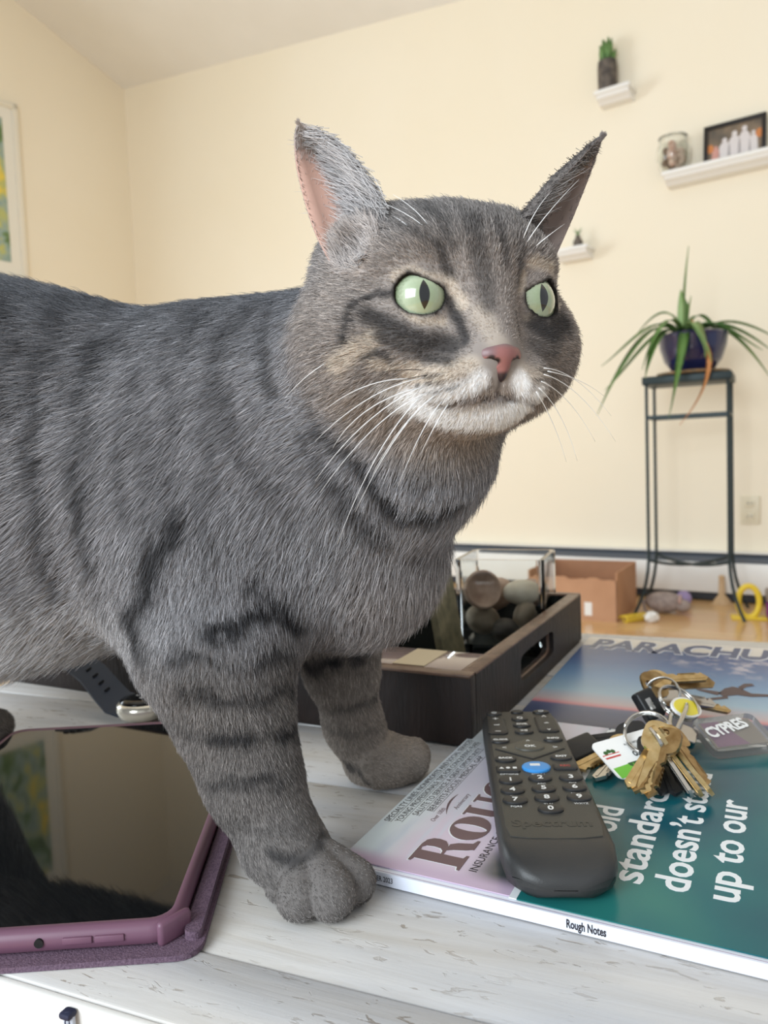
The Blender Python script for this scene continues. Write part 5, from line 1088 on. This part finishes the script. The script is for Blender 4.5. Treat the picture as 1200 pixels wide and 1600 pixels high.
def coat(P):
    """Linear RGB of the coat at points on the skin."""
    n = len(P); jit = (np.stack([vnoise(P+k*3.7, 70) for k in range(3)], 1)-.5)*.010+(np.stack([vnoise(P+k*1.9, 260) for k in range(3)], 1)-.5)*.004
    Q = P+jit; mixc = lambda a, b_, t: a*(1-t[:, None])+b_*t[:, None]
    z = Q[:, 2]; c = np.tile(C_MID, (n, 1))
    trunk = sstep(z, .10, .14)
    c = mixc(c, C_BACK, sstep(z, .235, .30)*trunk)
    belly = sstep(.155-z, 0, .06)*sstep(-Q[:, 0], .09, .16)*sstep(z, .05, .07)
    c = mixc(c, C_BELLY, belly*.8)
    leg = 1-sstep(z, .09, .13); c = mixc(c, C_LEG, leg*(1-belly))
    chest = sstep(Q[:, 0], -.045, .0)*sstep(.175-z, 0, .05)*sstep(z, .085, .11); c = mixc(c, C_CHEST, chest*.7)
    inner = sstep(Q[:, 1], .40, .43)*leg*sstep(Q[:, 0], -.10, -.03); c = mixc(c, SR(158, 146, 134), inner*.6)
    M = Q.copy(); dd = (M-AX0)@_sn; fl = (dd > 0) & (z > .12); M[fl] -= 2*dd[fl, None]*_sn
    dk = np.zeros(n)
    for pts, w, st in BODY_MARKS:
        p_ = np.array(pts)*.001; w = w*.001
        near = np.all((M > p_.min(0)-4*w-.004) & (M < p_.max(0)+4*w+.004), axis=1)
        if not near.any(): continue
        d = seg_dist(M[near], p_); dk[near] = np.maximum(dk[near], min(1, st*1.22)*(1-sstep(d+(vnoise(M[near], 420)-.5)*w*1.1, w*.1, w*2.4)))
    # faint ground of broken mackerel stripes between the main ones
    gs = .5+.5*np.sin((Q@np.array([-1., .25, .12]))*165+5*vnoise(Q, 16)); dk = np.maximum(dk, .30*sstep(gs, .55, .95)*trunk*sstep(vnoise(Q+5, 30), .3, .6)*sstep(-Q[:, 0], .0, .05))
    ls = .5+.5*np.sin(z*310+4*vnoise(Q+2, 20)); dk = np.maximum(dk, .22*sstep(ls, .6, .95)*leg*(1-sstep(.04-z, 0, .02)))
    hd = np.linalg.norm(P-(HC+HY*.004), axis=1); hf = 1-sstep(hd, .062, .080)
    dk *= 1-.0*hf
    c = mixc(c, C_DARK, dk*(1-hf))
    # head
    L = hloc(P)+(np.stack([vnoise(P+k*2.3, 150) for k in range(3)], 1)-.5)*2.4
    h = np.tile(C_FACE, (n, 1)); h = mixc(h, SR(104, 101, 100), sstep(L[:, 2], 10, 34)*.8)
    h = mixc(h, SR(126, 122, 121), sstep(-L[:, 1], -5, 25)*.8)
    h = mixc(h, SR(152, 140, 130), sstep(-L[:, 2], 30, 44)*sstep(L[:, 1], -20, 15)*.7)
    for kind, col in (('L', C_TAN), ('W', C_WHITE), ('D', C_DARK)):
        a = np.zeros(n)
        for pts, w, k_, st in HEAD_MARKS:
            if k_ != kind: continue
            p_ = np.array(pts, float); near = np.all((L > p_.min(0)-3*w-3) & (L < p_.max(0)+3*w+3), axis=1)
            if near.any(): d = seg_dist(L[near], p_); a[near] = np.maximum(a[near], st*(1-sstep(d, w*.45, w*1.65+.5)))
        h = mixc(h, col, a)
    for i in (0, 1):                       # dark rim of the lids
        al = eye_open(P, i); h = mixc(h, SR(36, 32, 31), (1-sstep(al, .0004, .0019))*(hd < .07))
    mo = np.abs(L[:, 2]-(-43.0-np.clip(np.abs(L[:, 0])-4, 0, 30)*.10)); h = mixc(h, SR(92, 84, 84), (1-sstep(mo, .8, 1.9))*(np.abs(L[:, 0]) < 20)*(L[:, 1] > 30)*.42)
    ph = (1-sstep(np.abs(L[:, 0]), .6, 1.6))*(L[:, 2] < -31)*(L[:, 2] > -42)*(L[:, 1] > 38); h = mixc(h, SR(80, 72, 74), ph*.6)
    eh = np.linalg.norm(P-EARHOLE, axis=1); h = mixc(h, SR(186, 174, 166), (1-sstep(eh, .0142, .0168))*.7)
    return mixc(c, h, hf)
def flow_at(P):
    F = np.zeros((len(P), 3)); Ln = np.zeros(len(P)); Wt = np.zeros(len(P))+1e-9
    lo, hi = P.min(0), P.max(0)
    for pi in np.flatnonzero(~(((BLO-.06 > hi) | (BHI+.06 < lo)).any(1))):
        pr = PR[pi]; w = np.exp(-np.clip(prim_d(pr, P.astype(np.float32)), -.01, .2)/.007); fv = pr[4] if pr[0] == 'e' else pr[6]; fl = pr[5] if pr[0] == 'e' else pr[7]
        F += w[:, None]*fv/np.linalg.norm(fv); Ln += w*fl; Wt += w
    return np.concatenate([F/Wt[:, None], (Ln/Wt)[:, None]], 1)
skin_fl = chunked(flow_at, SKINV)
L_ = hloc(SKINV); rad_ = (L_-V3(0, 54, -24)); rad_ /= np.linalg.norm(rad_, axis=1, keepdims=True)+1e-9
hw_ = (1-sstep(np.linalg.norm(SKINV-(HC+HY*.004), axis=1), .058, .075))[:, None]
skin_fl[:, :3] = skin_fl[:, :3]*(1-hw_)+(rad_@HM)*hw_

# --- the body mesh (skin, ears) and its parts
M_skin = principled('cat_skin', (.2, .2, .2), .75, spec=.2)
at = nd(M_skin, 'ShaderNodeAttribute', attribute_name='Col'); lk(M_skin, at.outputs['Color'], M_skin.node_tree.nodes['Principled BSDF'].inputs['Base Color'])
def ear_cols(E, far):
    outer, inner, nn = E[2], E[3], E[4]; ns, nt = outer.shape[:2]; S_, T_ = np.meshgrid(np.linspace(0, 1, ns), np.linspace(0, 1, nt), indexing='ij')
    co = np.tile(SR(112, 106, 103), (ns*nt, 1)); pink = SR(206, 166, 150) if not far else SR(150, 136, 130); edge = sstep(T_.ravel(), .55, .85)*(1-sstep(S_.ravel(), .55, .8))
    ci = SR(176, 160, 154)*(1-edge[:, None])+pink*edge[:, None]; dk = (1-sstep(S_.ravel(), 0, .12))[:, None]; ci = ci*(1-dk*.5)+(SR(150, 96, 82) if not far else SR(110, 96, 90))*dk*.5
    return np.concatenate([co, ci])
cat = thing('tabby_cat', 'grey tabby cat with green eyes standing on the white table', 'cat', (-.1, .42, 0))
ctr = V3(-.1, .42, 0)
nV0 = len(SKINV); allV = np.concatenate([SKINV, EAR_N[0], EAR_F[0]])
allF = SKINF.tolist()+(EAR_N[1]+nV0).tolist()+(EAR_F[1]+nV0+len(EAR_N[0])).tolist()
skin_c = coat(SKINV); all_c = np.concatenate([skin_c*.85, ear_cols(EAR_N, 0), ear_cols(EAR_F, 1)])
me = bpy.data.meshes.new('body'); me.from_pydata((allV-ctr).tolist(), [], allF)
ca = me.color_attributes.new('Col', 'FLOAT_COLOR', 'POINT'); ca.data.foreach_set('color', np.concatenate([all_c, np.ones((len(all_c), 1))], 1).ravel().astype(np.float32))
link('body', me, M_skin, cat, smooth=True)

# --- fur: hair curves rooted on the skin
def sample(V, F, N, n, dens):
    T = np.concatenate([F[:, [0, 1, 2]], F[:, [0, 2, 3]]]); ar = .5*np.linalg.norm(np.cross(V[T[:, 1]]-V[T[:, 0]], V[T[:, 2]]-V[T[:, 0]]), axis=1)
    w = ar*dens[T].mean(1); cs = np.cumsum(w); pick = np.searchsorted(cs, RNG.random(n)*cs[-1]); t = T[pick]
    a, b_ = RNG.random(n), RNG.random(n); sw = a+b_ > 1; a[sw] = 1-a[sw]; b_[sw] = 1-b_[sw]; bc = np.stack([1-a-b_, a, b_], 1)[..., None]
    return t, bc
def lerp(A, t, bc): return (A[t]*bc).sum(1)
def hairs(name, root, nrm, tang, length, lift, col, tipgain, width, npt=5, sag=.0, parent=None, curl=.15, clump=.22, cell=.005):
    n = len(root)
    tang = tang-nrm*(tang*nrm).sum(1)[:, None]; tang /= np.linalg.norm(tang, axis=1)[:, None]+1e-9
    # slow swirls in the lie of the coat plus per-hair scatter
    sw = np.stack([vnoise(root+7.1*k, 55) for k in range(3)], 1)-.5; sc = RNG.normal(0, 1, (n, 3))
    d = tang+sw*.55+sc*curl; d -= nrm*(d*nrm).sum(1)[:, None]; d /= np.linalg.norm(d, axis=1)[:, None]+1e-9
    # clumps: neighbouring hairs lean to a shared point
    key = np.floor((root+(np.stack([vnoise(root+k, 120) for k in range(3)], 1)-.5)*cell)/cell).astype(np.int64); hk = (key[:, 0]*73856093) ^ (key[:, 1]*19349663) ^ (key[:, 2]*83492791)
    _, inv = np.unique(hk, return_inverse=True); inv = inv.ravel(); cn = np.bincount(inv)[:, None]
    cm = np.stack([np.bincount(inv, root[:, k]) for k in range(3)], 1)/cn
    pull = (cm[inv]-root); pull -= nrm*(pull*nrm).sum(1)[:, None]
    lf = lift*(1+.35*RNG.normal(0, 1, n)).clip(.4, 2)
    T = np.linspace(0, 1, npt); P = np.zeros((n, npt, 3))
    for j, t_ in enumerate(T):
        up_ = np.sin(np.minimum(t_*1.4, 1.57))*lf*length*.75
        P[:, j] = root-nrm*.0006*(1-t_)+d*(length*t_)[:, None]*.93+nrm*up_[:, None]+pull*clump*t_+np.array([0, 0, -1.])*(sag*length*t_*t_)[:, None]
        P[:, j] += (RNG.normal(0, 1, (n, 3))*.02*t_)*length[:, None]
    P[..., 2] = np.maximum(P[..., 2], .0004)
    cv = bpy.data.hair_curves.new(name); cv.add_curves([npt]*n)
    cv.points.foreach_set('position', (P-ctr).reshape(-1).astype(np.float32))
    wv = (width[:, None]*np.array([1, 1, .85, .6, .2])[None, :] if npt == 5 else width[:, None]*np.linspace(1, .2, npt)[None]).astype(np.float32)
    cv.points.foreach_set('radius', wv.ravel())
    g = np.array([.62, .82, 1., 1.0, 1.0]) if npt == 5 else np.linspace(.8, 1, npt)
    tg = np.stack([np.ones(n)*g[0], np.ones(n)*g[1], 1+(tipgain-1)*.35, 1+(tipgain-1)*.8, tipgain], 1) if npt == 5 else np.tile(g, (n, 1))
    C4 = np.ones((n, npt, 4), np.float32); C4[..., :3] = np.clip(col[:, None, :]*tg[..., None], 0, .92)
    a_ = cv.attributes.new('Col', 'FLOAT_COLOR', 'POINT'); a_.data.foreach_set('color', C4.ravel())
    o = bpy.data.objects.new(name, cv); COL.objects.link(o); cv.materials.append(M_fur); o.parent = parent or cat; o['kind'] = 'stuff'
    return o
M_fur = principled('cat_fur', (.2, .2, .2), .55, spec=.35)
at = nd(M_fur, 'ShaderNodeAttribute', attribute_name='Col'); lk(M_fur, at.outputs['Color'], M_fur.node_tree.nodes['Principled BSDF'].inputs['Base Color'])
FUR_N = 520000
view = ((V3(0, .05, .2)-SKINV)*SKINN).sum(1)/np.linalg.norm(V3(0, .05, .2)-SKINV, axis=1)
hdist = np.linalg.norm(SKINV-(HC+HY*.004), axis=1)
dens = np.where(view > -.25, 1.0, .35)*np.where(SKINV[:, 0] < -.30, .3, 1.0)
dens *= 1+1.6*(hdist < .078)+1.0*((SKINV[:, 2] < .09) & (SKINV[:, 0] > -.2))
for e_, i in zip(EYES, (0, 1)):            # bare lids, bare nose
    dens *= np.where((eye_open(SKINV, i) < .0009) & (np.linalg.norm(SKINV-e_, axis=1) < .02), 0, 1)
dens *= np.where(np.linalg.norm(SKINV-EARHOLE, axis=1) < .0150, .6, 1)
dens *= np.where(chunked(nose_sdf, SKINV) < .0012, 0, 1)
t_, bc = sample(SKINV, SKINF, SKINN, FUR_N, dens)
root = lerp(SKINV, t_, bc); nrm = lerp(SKINN, t_, bc); nrm /= np.linalg.norm(nrm, axis=1)[:, None]; fl = lerp(skin_fl, t_, bc)
Lh = hloc(root); inh = 1-sstep(np.linalg.norm(root-(HC+HY*.004), axis=1), .060, .078)
length = fl[:, 3].copy(); nd_ = np.linalg.norm(Lh-V3(0, 50, -26), axis=1)
flen = np.interp(nd_, [0, 12, 25, 45, 70, 100], [.0014, .0020, .0030, .0046, .0075, .0110]); length = length*(1-inh)+flen*inh
for e_ in EYES: length *= .45+.55*sstep(np.linalg.norm(root-e_, axis=1), .013, .024)
_tg = fl[:, :3]-nrm*(fl[:, :3]*nrm).sum(1)[:, None]; _tg /= np.linalg.norm(_tg, axis=1)[:, None]+1e-9
col = coat(root+_tg*(length*.55)[:, None]); belly = sstep(.14-root[:, 2], 0, .05)*sstep(-root[:, 0], .10, .16)*(root[:, 2] > .06)
length *= (1+.5*belly)*RNG.uniform(.75, 1.2, FUR_N)*(.76+.24*inh)
lum = col.mean(1); br = RNG.normal(1, .16, FUR_N).clip(.55, 1.6); col = col*br[:, None]
tipg = np.where(RNG.random(FUR_N) < .34, RNG.uniform(1.4, 2.7, FUR_N), RNG.uniform(.62, 1.08, FUR_N)); tipg = 1+(tipg-1)*np.interp(lum, [.0, .04, .2, .5, .8], [.55, .8, 1., .5, .1])
width = np.interp(length, [.002, .006, .014, .02], [.00008, .00009, .00011, .00012])
lift = np.interp(length, [.002, .006, .014, .024], [.30, .34, .38, .42])
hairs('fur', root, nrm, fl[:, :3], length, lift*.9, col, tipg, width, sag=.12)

# ear fur: short down on the back, long pale hair across the opening
def ear_hair(E, far, nlong):
    outer, inner, nn = E[2], E[3], E[4]; ns, nt = outer.shape[:2]
    n = 9000; i = RNG.random(n)*(ns-1.01)*.955; j = RNG.random(n)*(nt-1.01); i0, j0 = i.astype(int), j.astype(int); fi, fj = (i-i0)[:, None], (j-j0)[:, None]
    bl = lambda A: (A[i0, j0]*(1-fi)+A[i0+1, j0]*fi)*(1-fj)+(A[i0, j0+1]*(1-fi)+A[i0+1, j0+1]*fi)*fj
    r = bl(outer); nv = bl(nn); tg = bl(np.gradient(outer, axis=0)); tg /= np.linalg.norm(tg, axis=1)[:, None]+1e-9
    c = np.tile(SR(108, 102, 99), (n, 1))*RNG.normal(1, .15, n).clip(.6, 1.5)[:, None]
    A = (r, nv, tg, RNG.uniform(.0028, .0048, n)*np.clip((1-i/(ns-1))*4, .25, 1), np.full(n, .14), c, RNG.uniform(.8, 1.5, n), np.full(n, .0001))
    # inner short
    r2 = bl(inner); s_ = i/(ns-1); tt = j/(nt-1)
    k = RNG.random(n) < np.clip(1.1-1.1*sstep(tt, .5, .8)*(1-sstep(s_, .5, .8)), .05, 1)
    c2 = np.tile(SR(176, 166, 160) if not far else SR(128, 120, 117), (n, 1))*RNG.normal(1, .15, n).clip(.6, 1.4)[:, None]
    B = tuple(q[k] for q in (r2, -nv, tg, RNG.uniform(.002, .004, n), np.full(n, .25), c2, RNG.uniform(.9, 1.3, n), np.full(n, .00009)))
    # long furnishings springing from the front edge
    s2 = RNG.random(nlong)**1.2*.84; t2 = .05+RNG.random(nlong)**1.3*.42; i0 = (s2*(ns-1)).astype(int); j0 = (t2*(nt-1)).astype(int)
    r3 = inner[i0, j0]+RNG.normal(0, .0012, (nlong, 3)); cross_ = (inner[i0, -1]-inner[i0, 0]); cl = np.linalg.norm(cross_, axis=1)[:, None]; up_ = (inner[-1, 0]-inner[0, 0]); up_ = up_/np.linalg.norm(up_)
    t3 = cross_/(cl+1e-9)*1.0+up_*.75+RNG.normal(0, .15, (nlong, 3)); n3 = -nn[i0, j0]
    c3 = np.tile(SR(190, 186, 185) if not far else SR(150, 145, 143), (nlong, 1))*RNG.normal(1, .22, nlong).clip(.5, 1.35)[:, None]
    Cc = (r3, n3, t3, np.clip(cl[:, 0]*RNG.uniform(.35, .95, nlong), .004, .028), np.full(nlong, .35), c3, RNG.uniform(.9, 1.15, nlong), np.full(nlong, .00012))
    return [np.concatenate(q) for q in zip(A, B, Cc)]
for E_, fr_ in ((EAR_N, 0), (EAR_F, 1)):
    q = ear_hair(E_, fr_, 4800 if not fr_ else 2600); hairs('ear_fur', *q, curl=.12, clump=.2, cell=.004)

# tuft filling the foot of the near ear
_k = np.flatnonzero(np.linalg.norm(SKINV-EARHOLE, axis=1) < .0155); _k = RNG.choice(_k, 1500)
r4 = SKINV[_k]+RNG.normal(0, .0006, (1500, 3)); t4 = (EAR_N[3][-1, 0]-EAR_N[3][0, 0]); t4 = t4/np.linalg.norm(t4)*.9+V3(-.5, -.2, .1); c4 = np.tile(SR(182, 174, 170), (1500, 1))*RNG.normal(1, .2, 1500).clip(.5, 1.3)[:, None]
hairs('ear_tuft', r4, SKINN[_k], np.tile(t4, (1500, 1))+RNG.normal(0, .2, (1500, 3)), RNG.uniform(.006, .013, 1500), np.full(1500, .5), c4, RNG.uniform(.9, 1.2, 1500), np.full(1500, .00011), curl=.15, clump=.25, cell=.004)
# --- eyes
def eye_mat():
    mt = principled('cat_eye', (.4, .5, .3), .18, spec=.6, coat=1.0); mt.node_tree.nodes['Principled BSDF'].inputs['Coat Roughness'].default_value = .02
    b = mt.node_tree.nodes['Principled BSDF']; tc = nd(mt, 'ShaderNodeTexCoord'); sx = nd(mt, 'ShaderNodeSeparateXYZ'); lk(mt, tc.outputs['Object'], sx.inputs[0])
    def mth(op, a, b_=None):
        n = nd(mt, 'ShaderNodeMath', operation=op)
        for k, q in enumerate((a, b_)):
            if q is None: continue
            if isinstance(q, (int, float)): n.inputs[k].default_value = q
            else: lk(mt, q, n.inputs[k])
        return n.outputs[0]
    x, y = sx.outputs[0], sx.outputs[1]
    r = mth('SQRT', mth('ADD', mth('MULTIPLY', x, x), mth('MULTIPLY', y, y)))
    xs = mth('DIVIDE', x, .0021); ys = mth('DIVIDE', y, .0058)
    pup = mth('ADD', mth('ABSOLUTE', xs), mth('MULTIPLY', ys, ys))
    nz = nd(mt, 'ShaderNodeTexNoise', ins={'Scale': 900, 'Detail': 4}); lk(mt, tc.outputs['Object'], nz.inputs[0])
    rn = mth('ADD', mth('DIVIDE', r, .0125), mth('MULTIPLY', mth('SUBTRACT', nz.outputs['Fac'], .5), .22))
    rp = ramp(mt, [(.0, srgb(132, 144, 112)), (.30, srgb(150, 164, 132)), (.62, srgb(168, 180, 152)), (.80, srgb(120, 132, 104)), (.90, srgb(30, 28, 24))]); lk(mt, rn, rp.inputs[0])
    pr_ = ramp(mt, [(.46, (0, 0, 0)), (.52, (1, 1, 1))]); lk(mt, mth('MULTIPLY', pup, .5), pr_.inputs[0])
    mx = nd(mt, 'ShaderNodeMix', data_type='RGBA'); lk(mt, pr_.outputs[0], mx.inputs[0]); mx.inputs[6].default_value = (.004, .005, .006, 1); lk(mt, rp.outputs[0], mx.inputs[7]); lk(mt, mx.outputs[2], b.inputs['Base Color'])
    return mt
M_eye = eye_mat()
for i in (0, 1):
    s = -1 if i == 0 else 1
    gz = HX*(-.22 if s < 0 else .10)+HY*.97+HZ*.02; gz /= np.linalg.norm(gz); ex_ = np.cross(HZ, gz); ex_ /= np.linalg.norm(ex_); ey_ = np.cross(gz, ex_)
    bm = bmesh.new(); g = bmesh.ops.create_uvsphere(bm, u_segments=32, v_segments=24, radius=ER)
    for v in g['verts']:
        if v.co.z > ER*.72: v.co.z += (v.co.z-ER*.72)*.35        # cornea
    o = bm_obj('eye', bm, M_eye, cat, smooth=True); mw = Matrix.Identity(4)
    for r_ in range(3): mw[r_][0], mw[r_][1], mw[r_][2], mw[r_][3] = ex_[r_], ey_[r_], gz[r_], (EYES[i]-ctr)[r_]
    o.matrix_local = mw; o['label'] = 'pale green eye with slit pupil'
# --- nose leather
M_nose = principled('cat_nose', (.3, .15, .12), .38, spec=.5); at = nd(M_nose, 'ShaderNodeAttribute', attribute_name='Col'); lk(M_nose, at.outputs['Color'], M_nose.node_tree.nodes['Principled BSDF'].inputs['Base Color'])
me = bpy.data.meshes.new('nose'); me.from_pydata((NOSEV-ctr).tolist(), [], NOSEF.tolist()); Ln = hloc(NOSEV)
ncol = np.tile(SR(142, 94, 90), (len(NOSEV), 1)); tt = sstep(Ln[:, 2], -25.5, -22.5)[:, None]*.8; ncol = ncol*(1-tt)+SR(110, 96, 96)*tt
tt = sstep(-Ln[:, 0], 2.5, 6)[:, None]*.6*(Ln[:, 2] > -27.5)[:, None]; ncol = ncol*(1-tt)+SR(104, 92, 96)*tt
dk_ = (1-sstep(np.minimum(np.hypot(np.abs(Ln[:, 0])-3.8, Ln[:, 2]+29.6), np.hypot(np.abs(Ln[:, 0])-5.6, Ln[:, 2]+28.6)), .9, 1.9))[:, None]; ncol = ncol*(1-dk_)+SR(34, 24, 24)*dk_
tt = sstep(-Ln[:, 2], 32.5, 34.5)[:, None]; ncol = ncol*(1-tt)+SR(50, 36, 38)*tt
ca = me.color_attributes.new('Col', 'FLOAT_COLOR', 'POINT'); ca.data.foreach_set('color', np.concatenate([ncol, np.ones((len(ncol), 1))], 1).ravel().astype(np.float32))
o = link('nose', me, M_nose, cat, smooth=True); o['label'] = 'dusky pink nose'
# --- whiskers
M_wh = principled('whisker_white', srgb(240, 240, 240), .35, spec=.4); M_whd = principled('whisker_dark', srgb(58, 54, 52), .4)
def whisker(p0, p1, p2, rad=.00022, dark=False):
    pts = bez(p0, p1, p2, 12); bm = bmesh.new(); tube(bm, [p-ctr for p in pts], list(np.linspace(rad, rad*.25, 12)), 6)
    return bm_obj('whisker', bm, M_whd if dark else M_wh, cat, smooth=True)
# near side: spring from the pad, sweep back and down
for a, m_, e in [((662, 590), (575, 605), (492, 690)), ((640, 592), (570, 590), (508, 640)), ((665, 602), (570, 640), (492, 752)), ((672, 612), (590, 640), (500, 770)), ((660, 618), (590, 680), (527, 850)),
                 ((676, 622), (620, 660), (555, 800)), ((690, 628), (660, 660), (622, 760)), ((684, 615), (630, 650), (583, 740)), ((700, 632), (680, 660), (655, 715)), ((655, 606), (560, 628), (520, 700)), ((535, 556), (490, 570), (445, 622))]:
    ya = .292 if a[0] > 600 else .318
    whisker(pix(*a, ya), pix(*m_, ya-.012), pix(*e, ya+.004))
for a, m_, e in [((658, 578), (620, 576), (575, 585)), ((668, 586), (625, 592), (590, 610))]: whisker(pix(*a, .292), pix(*m_, .286), pix(*e, .29), .00018, True)
# far side
for a, m_, e in [((850, 575), (900, 578), (955, 650)), ((850, 585), (905, 600), (962, 690)), ((846, 596), (890, 615), (930, 690)), ((842, 606), (880, 640), (902, 720)), ((838, 612), (868, 660), (885, 722)), ((856, 580), (910, 590), (945, 620))]:
    whisker(pix(*a, .300), pix(*m_, .318), pix(*e, .33), .0002)
# brows
for a, m_, e in [((682, 372), (660, 330), (614, 304)), ((678, 368), (645, 335), (600, 318)), ((664, 385), (640, 350), (615, 338)), ((818, 372), (832, 330), (862, 298)), ((824, 378), (850, 335), (905, 280)), ((838, 384), (860, 365), (882, 350))]:
    whisker(pix(*a, .308), pix(*m_, .300), pix(*e, .312), .0002)
